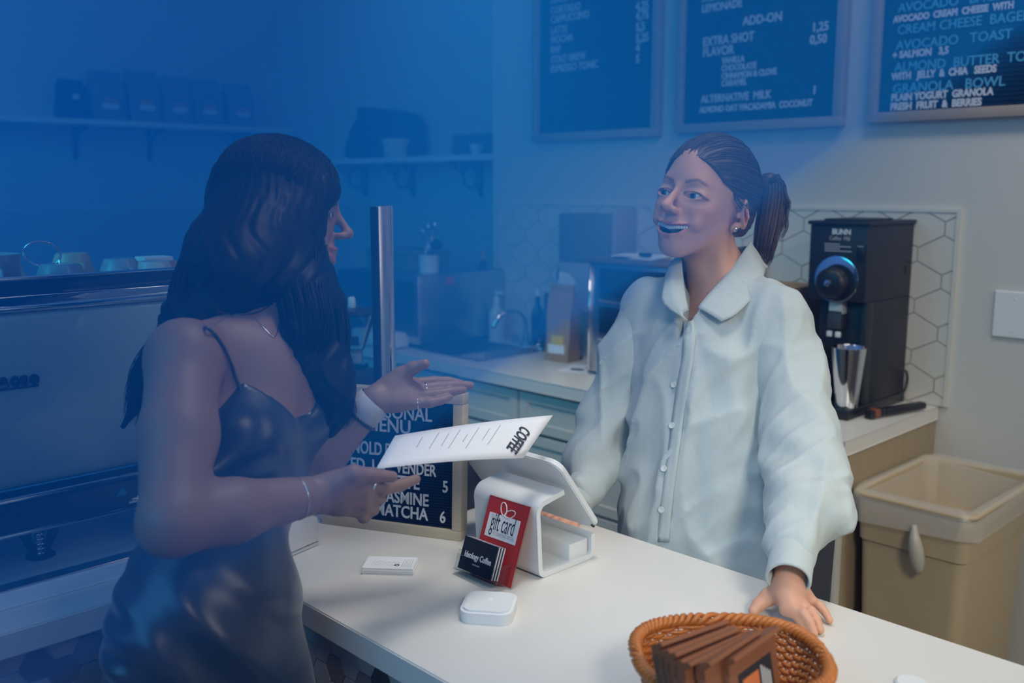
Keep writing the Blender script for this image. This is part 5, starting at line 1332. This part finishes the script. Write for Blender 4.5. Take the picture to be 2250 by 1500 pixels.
# ================================================================== along the back counter, right to left
t = thing('toaster_oven', 'stainless toaster oven with two dark glass doors behind the barista', 'oven', (-1.95, 2.60, ZB))
x0, x1, yf = -2.178+.03, -1.70, 2.47
bm = nb(); box(bm, x0, x1, yf, YW-.03, ZB+.012, 1.298, .004); obj('housing', bm, M_steel, t, True, world=True)
bm = nb(); box(bm, x0-.012, x1+.012, yf-.010, YW-.02, 1.298, 1.312, .003); obj('top_tray', bm, mat('dull_red_metal', (.20, .15, .15), .5, .5), t, True, world=True)
for z0, z1 in ((1.180, 1.282), (1.050, 1.150)):
    bm = nb(); box(bm, x0+.045, x1-.03, yf-.008, yf, z0, z1, .003); dr = obj('glass_door', bm, M_darkglass, t, True, world=True)
    bm = nb(); tube(bm, [(x0+.06, yf-.022, z0-.006), (x1-.05, yf-.022, z0-.006)], .006, 10); obj('door_handle', bm, M_chrome, dr, 'all', world=True)
for k in range(3):
    bm = nb(); lathe(bm, [(.0, 0), (.019, 0), (.017, .018), (.0, .020)], 20, M=basis((x0+.10+k*.12, yf, .975), (1, 0, 0), (0, 0, 1), (0, -1, 0))); obj('control_knob', bm, M_black, t, True, world=True)
for s in (0, 1):
    bm = nb(); lathe(bm, [(.0, 0), (.012, 0), (.014, .012), (.0, .012)], 16, (x0+.03 if s == 0 else x1-.03, yf+.03, ZB)); obj('foot', bm, M_black, t, True, world=True)
bm = nb(); tube(bm, [(x0, yf-.003, ZB+.015), (x0, yf-.003, 1.296)], .005, 8); obj('corner_trim', bm, M_chrome, t, 'all', world=True)
t = thing('paper_stack', 'loose white papers lying on top of the toaster oven', 'papers', (-2.02, 2.60, 1.3125))
for k in range(5):
    bm = nb(); box(bm, -.09, .10, -.07, .07, k*.0022, k*.0022+.0012, M=Matrix.Rotation(R(k*7-10), 4, 'Z')); obj('sheet', bm, M_paper, t)
bm = nb(); box(bm, .03, .07, -.07, -.05, .0115, .022, .002); obj('clip', bm, M_black, t)
t = thing('paper_dispenser', 'grey wall-hung paper towel dispenser above the toaster oven', 'dispenser', (-2.42, YW, 1.2))
x0, x1, z0, z1 = -2.515, -2.262, 1.270, 1.452
bm = nb(); box(bm, x0, x1, 2.700, YW-.004, z0, z1, .008); obj('cover', bm, mat('smoke_grey_plastic', (.17, .19, .18), .35), t, True, world=True)
bm = nb(); box(bm, x0, x1, 2.704, YW-.004, 1.082, z0, .006); obj('lower_body', bm, mat('pale_grey_plastic', (.36, .38, .37), .4), t, True, world=True)
bm = nb(); prism(bm, [(0, -.060), (.018, -.060), (.050, -.055), (.078, -.030), (.086, 0), (.078, .030), (.050, .053), (.018, .060), (0, .060)], .003, basis((x0+.006, 2.7035, 1.170), (1, 0, 0), (0, 0, 1), (0, -1, 0))); obj('white_roll', bm, M_white, t, world=True)
bm = nb(); box(bm, x1, x1+.020, 2.712, YW-.006, 1.290, 1.470, .003); obj('side_panel', bm, mat('pale_grey_plastic', (.36, .38, .37), .4), t, True, world=True)
def bag(name, label, loc, w, d, h, m, rz=0, group=None, labels=(), cat='bag', fold=.02):
    t = thing(name, label, cat, loc, rz, group)
    bm = nb(); n_ = 9
    rings = []
    for i in range(n_):
        z = h*i/(n_-1); q = i/(n_-1); dd = d*(1-.82*max(0, q-.45)/.55); ww = w*(1-.02*math.sin(q*6)); b_ = .004*math.sin(q*9+w*70)
        rings.append([bm.verts.new((sx*ww/2+b_*sy, sy*dd/2, z)) for sx, sy in ((-1, -1), (-.33, -1.12), (.33, -1.12), (1, -1), (1, 1), (.33, 1.12), (-.33, 1.12), (-1, 1))])
    for A_, B_ in zip(rings, rings[1:]):
        for k in range(8): bm.faces.new((A_[k], A_[(k+1) % 8], B_[(k+1) % 8], B_[k]))
    bm.faces.new(rings[0][::-1]); bm.faces.new(rings[-1]); obj('pouch', bm, m, t, True)
    bm = nb(); box(bm, -w*.49, w*.49, -d*.13, d*.10, h-.002, h+fold, .002); obj('folded_top', bm, m, t, True)
    for (a, b, c_, e_, mm, nm) in labels:
        bm = nb(); box(bm, a*w, b*w, -d*.60, -d*.50, c_*h, e_*h, .001); obj(nm, bm, mm, t)
    return t
bag('coffee_bag', 'brown paper coffee bag with a yellow and white label beside the oven', (-2.395, 2.60, ZB), .105, .07, .265, M_kraftpale, R(8), labels=((-.22, .30, .24, .38, M_yellow, 'yellow_label'), (-.35, .34, .12, .25, M_paper, 'white_label')))
def bottle(label, X, Y, r, h, m, capm, group='dark bottles by the sink', neck=.4, cat='bottle'):
    t = thing('bottle', label, cat, (X, Y, ZB), 0, group)
    bm = nb(); lathe(bm, [(.0, 0), (r, 0), (r, h*.52), (r*.9, h*.60), (r*neck, h*.72), (r*neck*.9, h*.86), (.0, h*.86)], 22); obj('body', bm, m, t, True)
    bm = nb(); lathe(bm, [(.0, 0), (r*neck*1.1, 0), (r*neck*1.1, h*.08), (r*neck*.6, h*.14), (.0, h*.14)], 16, (0, 0, h*.86)); obj('stopper', bm, capm, t, True)
bottle('dark bottle nearest the sink tap', -2.700, 2.78, .026, .235, M_bottle, M_white)
bottle('tall clear bottle with a dark stopper, beside the brown coffee bag', -2.575, 2.775, .027, .330, M_acryl, M_dark, neck=.35)
bottle('second dark bottle from the sink tap', -2.635, 2.765, .025, .225, M_bottle, M_black)
bottle('third dark bottle from the sink tap', -2.570, 2.715, .025, .220, M_bottle, M_chrome)
bottle('dark bottle closest to the brown coffee bag', -2.500, 2.70, .025, .210, M_bottle, M_black)
t = thing('soap_bottle', 'milky soap pump bottle at the back of the sink', 'bottle', (-2.905, 2.745, ZB))
bm = nb(); lathe(bm, [(.0, 0), (.033, 0), (.034, .10), (.030, .125), (.013, .15), (.012, .165), (.0, .165)], 24); obj('body', bm, M_clearplastic, t, True)
bm = nb(); lathe(bm, [(.0, 0), (.014, 0), (.013, .018), (.005, .02), (.005, .04), (.0, .04)], 16, (0, 0, .165)); box(bm, -.008, .038, -.006, .006, .200, .210, .002); obj('pump', bm, M_white, t, True)
t = thing('sink_tap', 'chrome swan-neck tap and lever behind the sink', 'tap', (-2.74, 2.755, ZB))
bm = nb(); lathe(bm, [(.0, 0), (.026, 0), (.024, .012), (.014, .02), (.013, .05), (.0, .05)], 22); obj('base', bm, M_chrome, t, True)
bm = nb(); tube(bm, spline([(0, 0, .04), (-.002, -.01, .11), (-.01, -.06, .145), (-.03, -.12, .13), (-.04, -.15, .08)], 24).tolist(), .010, 12); obj('spout', bm, M_chrome, t, 'all')
for s in (-.07, .075):
    bm = nb(); lathe(bm, [(.0, 0), (.020, 0), (.019, .010), (.014, .014), (.013, .035), (.0, .037)], 20, (s, .01, 0)); hd_ = obj('valve', bm, M_chrome, t, True)
    bm = nb(); tube(bm, [(s, .01, .034), (s+.035, -.012, .040)], .005, 8); obj('lever', bm, M_chrome, hd_, 'all')
t = thing('steel_cabinet', 'tall brushed steel water boiler standing left of the sink', 'boiler', (-3.03, 2.62, ZB))
bm = nb(); box(bm, -3.22, -2.945, 2.36, 2.832, ZB+.02, 1.206, .006); obj('housing', bm, M_steel, t, True, world=True)
bm = nb(); box(bm, -3.21, -2.955, 2.352, 2.360, ZB+.05, 1.18, .002); obj('front_panel', bm, mat('shaded_steel', (.12, .12, .13), .35, .8), t, world=True)  # front of the steel housing, coloured darker to stand for its shade
bm = nb(); box(bm, -3.20, -2.96, 2.38, 2.81, ZB, ZB+.02); obj('plinth', bm, M_dark, t, world=True)
bm = nb(); box(bm, -2.944, -2.938, 2.50, 2.54, 1.16, 1.19, .001); obj('badge', bm, M_red, t, world=True)
bm = nb(); lathe(bm, [(.0, 0), (.03, 0), (.03, .012), (.0, .014)], 20, (-3.08, 2.55, 1.206)); obj('lid_knob', bm, M_black, t, True, world=True)
# things standing on the boiler
t = thing('utensil_jar', 'jar of ladles and a black scoop on top of the steel boiler', 'utensils', (-3.05, 2.50, 1.2065))
bm = nb(); lathe(bm, [(.0, 0), (.040, 0), (.042, .07), (.040, .07), (.038, .005), (.0, .004)], 22, cap=False); obj('jar', bm, M_clearplastic, t, True)
bm = nb(); tube(bm, [(0, 0, .01), (.055, -.01, .135)], .004, 8); bmesh.ops.create_icosphere(bm, subdivisions=2, radius=.030, matrix=Matrix.Translation((.066, -.012, .115)) @ Matrix.Diagonal((1.1, .6, .8, 1))); obj('black_scoop', bm, M_black, t, 'all')
for k, (dx, dz) in enumerate(((-.05, .15), (-.02, .17), (.02, .18))):
    bm = nb(); tube(bm, [(0, 0, .01), (dx, .01, dz)], .0035, 8); bmesh.ops.create_icosphere(bm, subdivisions=1, radius=.018, matrix=Matrix.Translation((dx*1.08, .011, dz+.01)) @ Matrix.Diagonal((1, .4, 1.3, 1))); obj('ladle', bm, M_steel, t, 'all')
t = thing('sauce_bottle', 'small bottle with a red tip on the back corner of the steel boiler', 'bottle', (-2.985, 2.74, 1.2065))
bm = nb(); lathe(bm, [(.0, 0), (.014, 0), (.014, .030), (.006, .042), (.0, .042)], 16); obj('body', bm, M_dark, t, True); bm = nb(); lathe(bm, [(.0, 0), (.006, 0), (.002, .045), (.0, .045)], 12, (0, 0, .042)); obj('red_tip', bm, mat('red_plastic', (.55, .06, .02), .4), t, True)
t = thing('green_box', 'sage green storage box behind the chrome post', 'box', (-3.42, 2.70, ZB))
bm = nb(); box(bm, -.17, .15, -.12, .10, 0, .345, .004); obj('carton', bm, M_green, t, True); bm = nb(); box(bm, -.175, .155, -.125, .105, .345, .365, .003); obj('lid', bm, M_green, t, True)
t = thing('black_appliance', 'black countertop appliance with a curved chrome lever behind the chrome post', 'appliance', (-3.33, 2.43, ZB))
bm = nb(); box(bm, -.22, .085, -.05, .12, .01, .285, .012, 3); obj('body', bm, M_black, t, True)
bm = nb(); tube(bm, [(.02, -.055, .05), (.03, -.09, .10), (.02, -.095, .15)], .008, 8); obj('lever', bm, M_chrome, t, 'all'); bm = nb(); lathe(bm, [(.0, 0), (.01, 0), (.01, .02), (.0, .022)], 12, (0, .03, .285)); obj('knob', bm, M_black, t, True)
t = thing('kitchen_scale', 'white flat box lying on the back counter by the chrome post', 'box', (-3.10, 2.318, ZB))
bm = nb(); box(bm, -.17, .085, -.055, .045, .006, .064, .005); obj('body', bm, M_white, t, True); bm = nb(); box(bm, -.16, .075, -.045, .035, 0, .006); obj('feet', bm, M_dark, t)
t = thing('flyer', 'printed paper flyer with dark pictures lying on the back counter', 'paper', tuple(pz(1300, 812, ZB)), R(20))
bm = nb(); box(bm, -.10, .10, -.07, .07, 0, .001); obj('sheet', bm, M_paper, t)
for a in ((-.07, -.02, -.04, -.01), (.0, .06, -.055, -.02), (-.03, .05, .01, .04)):
    bm = nb(); box(bm, *a[:2], *a[2:], .001, .0014); obj('picture', bm, M_dark, t)
t = thing('dark_gadget', 'small dark object on the counter at the foot of the oven', 'gadget', tuple(pz(1262, 790, ZB)), R(30))  # small dark object of unknown use
bm = nb(); box(bm, -.03, .03, -.016, .016, 0, .014, .005); obj('body', bm, M_dark, t, True); bm = nb(); box(bm, -.02, .02, -.010, .010, .014, .016, .001); obj('button_pad', bm, M_black, t)

# ================================================================== wall shelves
sh = thing('wall_shelf', 'white wall shelf with scrolled black brackets in the alcove', 'shelf', (-3.75, YA, 1.69), 0, None)
bm = nb(); box(bm, -4.55, XC-.002, YA-.235, YA-.002, 1.668, 1.694, .002); obj('board', bm, M_white, sh, world=True)
def scroll_bracket(xx, parent, yw=YA, z=1.668, s=1.0):
    bm = nb(); Mb = basis((xx, yw, z), (0, -1, 0), (0, 0, 1))
    T_ = lambda pts, r=.0065: tube(bm, [Mb @ Vector((p[0]*s, p[1]*s, 0)) for p in pts], r, 6)
    T_([(.006, 0), (.006, -.170)], .008); T_([(.0, -.006), (.200, -.006)], .008)
    T_([(.195, -.008), (.120, -.062)]); T_([(.006, -.165), (.030, -.128)])
    T_([(.075+.045*math.cos(a), -.070+.052*math.sin(a)) for a in np.linspace(0, 6.283, 21)]); T_([(.016+.014*math.cos(a), -.118+.014*math.sin(a)) for a in np.linspace(0, 6.283, 13)], .005)
    T_([(.030, -.045), (.008, -.010)]); T_([(.040, -.105), (.008, -.155)])
    obj('bracket', bm, M_black, parent, 'all', world=True)
for xx in (-4.36, -3.95, -3.43): scroll_bracket(xx, sh)
sh2 = thing('wall_shelf', 'white wall shelf carrying coffee bags on the left wall', 'shelf', (XL, 2.2, 1.87), 0, None)
bm = nb(); box(bm, XL+.002, XL+.255, .6, 3.05, 1.856, 1.882, .002); obj('board', bm, M_white, sh2, world=True)
for yy in (1.47, 1.913, 2.307, 2.815):
    bm = nb(); Mb = basis((XL, yy, 1.856), (1, 0, 0), (0, 0, 1))
    for pts, r_ in (([(.006, 0), (.006, -.165)], .010), ([(0, -.006), (.20, -.006)], .008), ([(.012, -.125), (.05, -.055), (.10, -.022), (.16, -.010)], .006)): tube(bm, [Mb @ Vector((*p, 0)) for p in pts], r_, 6)
    obj('bracket', bm, M_black, sh2, 'all', world=True)
zl = 1.8825
labs = ['dark bag with a round white mark, leftmost on the long shelf', 'first foil coffee bag beside the dark bag on the shelf', 'second foil coffee bag of the row of five', 'middle foil coffee bag of the row of five', 'fourth foil coffee bag of the row of five', 'rightmost foil coffee bag on the left wall shelf']
bag('coffee_bag', labs[0], (-5.06, 1.86, zl), .13, .09, .175, M_navybox, R(100), 'coffee bags on the left wall shelf', ((-.12, .12, .55, .70, M_paper, 'white_mark'),))
for k, yy in enumerate((2.035, 2.225, 2.405, 2.58, 2.775)):
    bag('coffee_bag', labs[k+1], (-5.07, yy, zl), .165, .11, (.235, .25, .235, .235, .225)[k], M_bagsilver, R(90), 'coffee bags on the left wall shelf', ((-.2, .22, .36, .47, M_orange, 'orange_label'), (-.24, .26, .25, .36, M_paper, 'white_label')), fold=.014)
# on the alcove shelf
ts = thing('tote_bag', 'big slouching dark bag on the alcove shelf', 'bag', (-4.02, 3.04, 1.6945))
bm = nb(); pts = [(-.30, 0), (.20, 0), (.22, .04), (.215, .17), (.18, .215), (.02, .245), (-.16, .262), (-.19, .268), (-.165, .225), (-.235, .16), (-.285, .07)]
prism(bm, pts, .16, basis((0, .08, 0), (1, 0, 0), (0, 0, 1), (0, -1, 0))); bmesh.ops.recalc_face_normals(bm, faces=bm.faces)
bmesh.ops.bevel(bm, geom=[e for e in bm.edges if e.calc_face_angle(0) > .6], offset=.018, segments=3, affect='EDGES'); obj('sack', bm, M_navybox, ts, True)
bm = nb(); tube(bm, [(-.15, -.07, .25), (-.05, -.09, .20), (.08, -.09, .215), (.17, -.07, .20)], .006, 8); obj('strap', bm, M_navybox, ts, 'all')
t = thing('food_tub', 'small pale lidded tub in front of the dark bag on the alcove shelf', 'tub', (-3.86, 2.965, 1.6945))
bm = nb(); lathe(bm, [(.0, 0), (.055, 0), (.068, .075), (.0, .075)], 26); obj('tub', bm, M_clearplastic, t, True); bm = nb(); lathe(bm, [(.0, 0), (.072, 0), (.072, .012), (.0, .014)], 26, (0, 0, .075)); obj('lid', bm, M_white, t, True)
for k in range(6):
    t = thing('serving_tray', ['grey oval tray, lowest of the stack on the alcove shelf', 'second lowest tray of the alcove shelf stack', 'third tray from the bottom of the alcove stack', 'fourth tray from the bottom of the alcove stack', 'second tray from the top of the alcove stack', 'topmost grey tray of the stack on the alcove shelf'][k], 'tray', (-3.29, 3.04, 1.6945+k*.016), 0, 'trays stacked on the alcove shelf')
    bm = nb(); prism(bm, rrect(.36-.004*k, .16, .05), .012); bmesh.ops.bevel(bm, geom=[e for e in bm.edges if e.calc_face_angle(0) > 1.2], offset=.003, segments=2, affect='EDGES'); obj('tray', bm, mat('slate_melamine', (.10, .12, .12), .5), t, True)
t = thing('small_cup', 'small white cup in front of the trays on the alcove shelf', 'cup', (-3.24, 2.938, 1.6945))
bm = nb(); lathe(bm, [(.0, 0), (.020, 0), (.030, .045), (.028, .045), (.018, .004), (.0, .004)], 22, cap=False); obj('bowl', bm, M_white, t, True); bm = nb(); tube(bm, [(.028, 0, .035), (.042, 0, .030), (.040, 0, .015), (.024, 0, .012)], .003, 6); obj('handle', bm, M_white, t, 'all')

# ================================================================== bin at the end of the back counter
bn = thing('waste_bin', 'tall beige plastic bin with a clear liner by the wall', 'bin', (-.94, 2.52, 0))
def rect_shell(bm, w0, d0, z0, w1, d1, z1, t_=.004, r=.03):
    A_ = rrect(w0, d0, r); B_ = rrect(w1, d1, r); C_ = rrect(w1-2*t_, d1-2*t_, r); D_ = rrect(w0-2*t_, d0-2*t_, r); n_ = len(A_)
    mk = lambda P_, z: [bm.verts.new((p[0], p[1], z)) for p in P_]
    a, b, c_, d_ = mk(A_, z0), mk(B_, z1), mk(C_, z1), mk(D_, z0+t_)
    for P_, Q_ in ((a, b), (b, c_), (c_, d_)):
        for k in range(n_): bm.faces.new((P_[k], P_[(k+1) % n_], Q_[(k+1) % n_], Q_[k]))
    bm.faces.new(a[::-1]); bm.faces.new(d_)
BW, BD = .285, .455
bm = nb(); rect_shell(bm, BW*.80, BD*.82, 0, BW*.95, BD*.96, .70); obj('tub', bm, M_bin, bn, True)
bm = nb(); rect_shell(bm, BW*.97, BD*.975, .655, BW, BD, .775); bandm = obj('rim_band', bm, M_bin, bn, True)
bm = nb(); pr = rrect(BW+.012, BD+.012, .03); tube(bm, [(p[0], p[1], .775) for p in pr], .008, 8, closed=True); obj('rim_lip', bm, M_bin, bandm, 'all')
bm = nb(); n_ = 80; rings = []
base_r = rrect(1, 1, .12, 19); n_ = len(base_r)
for (w_, d_, z, amp) in ((BW*.74, BD*.78, .52, .010), (BW*.86, BD*.90, .66, .010), (BW*.93, BD*.95, .762, .005), (BW*1.02, BD*1.01, .792, .004), (BW*1.10, BD*1.07, .780, .006), (BW*1.115, BD*1.085, .745, .008), (BW*1.09, BD*1.075, .715, .010)):
    ring = []
    for k, p in enumerate(base_r):
        v = Vector((p[0]*w_, p[1]*d_, z)); nn = noise.noise_vector(Vector((p[0]*9, p[1]*9, z*14)))
        ring.append(bm.verts.new(v+Vector((nn.x, nn.y, nn.z*.9))*amp*1.6))
    rings.append(ring)
for A_, B_ in zip(rings, rings[1:]):
    for k in range(n_): bm.faces.new((A_[k], A_[(k+1) % n_], B_[(k+1) % n_], B_[k]))
obj('bin_liner', bm, M_liner, bn, 'all')
bm = nb(); tube(bm, spline([(.02, -BD/2-.022, .735), (.028, -BD/2-.030, .70), (.035, -BD/2-.026, .655), (.040, -BD/2-.020, .615)], 12).tolist(), [.006, .008, .010, .013, .015, .017, .018, .018, .017, .015, .011, .005], 10); obj('liner_knot', bm, mat('milky_liner', (.55, .52, .44), .35, alpha=.75), bn, 'all')
# ------------------------------------------------------------------ added haze that lays a blue tint over the upper left of the room
hz = bpy.data.materials.new('added_blue_haze'); hz.use_nodes = True
nt = hz.node_tree; nt.nodes.clear()
o = nt.nodes.new('ShaderNodeOutputMaterial'); v = nt.nodes.new('ShaderNodeVolumePrincipled')
v.inputs['Color'].default_value = (.010, .33, .96, 1)
v.inputs['Density'].default_value = .285
v.inputs['Anisotropy'].default_value = 0
nt.links.new(v.outputs[0], o.inputs['Volume'])
bm = nb(); box(bm, XL+.02, 1.2, -1.5, YA-.02, .02, 3.05)
n = (-.55*RT+.83*UP).normalized()
bmesh.ops.bisect_plane(bm, geom=bm.verts[:]+bm.edges[:]+bm.faces[:], plane_co=EYE-n*.035, plane_no=-n, clear_outer=True)
bmesh.ops.holes_fill(bm, edges=bm.edges[:])
bmesh.ops.recalc_face_normals(bm, faces=bm.faces)
tag(obj('added_blue_haze', bm, hz), 'blue haze added to tint the left and upper part of the café', 'haze', kind='stuff')
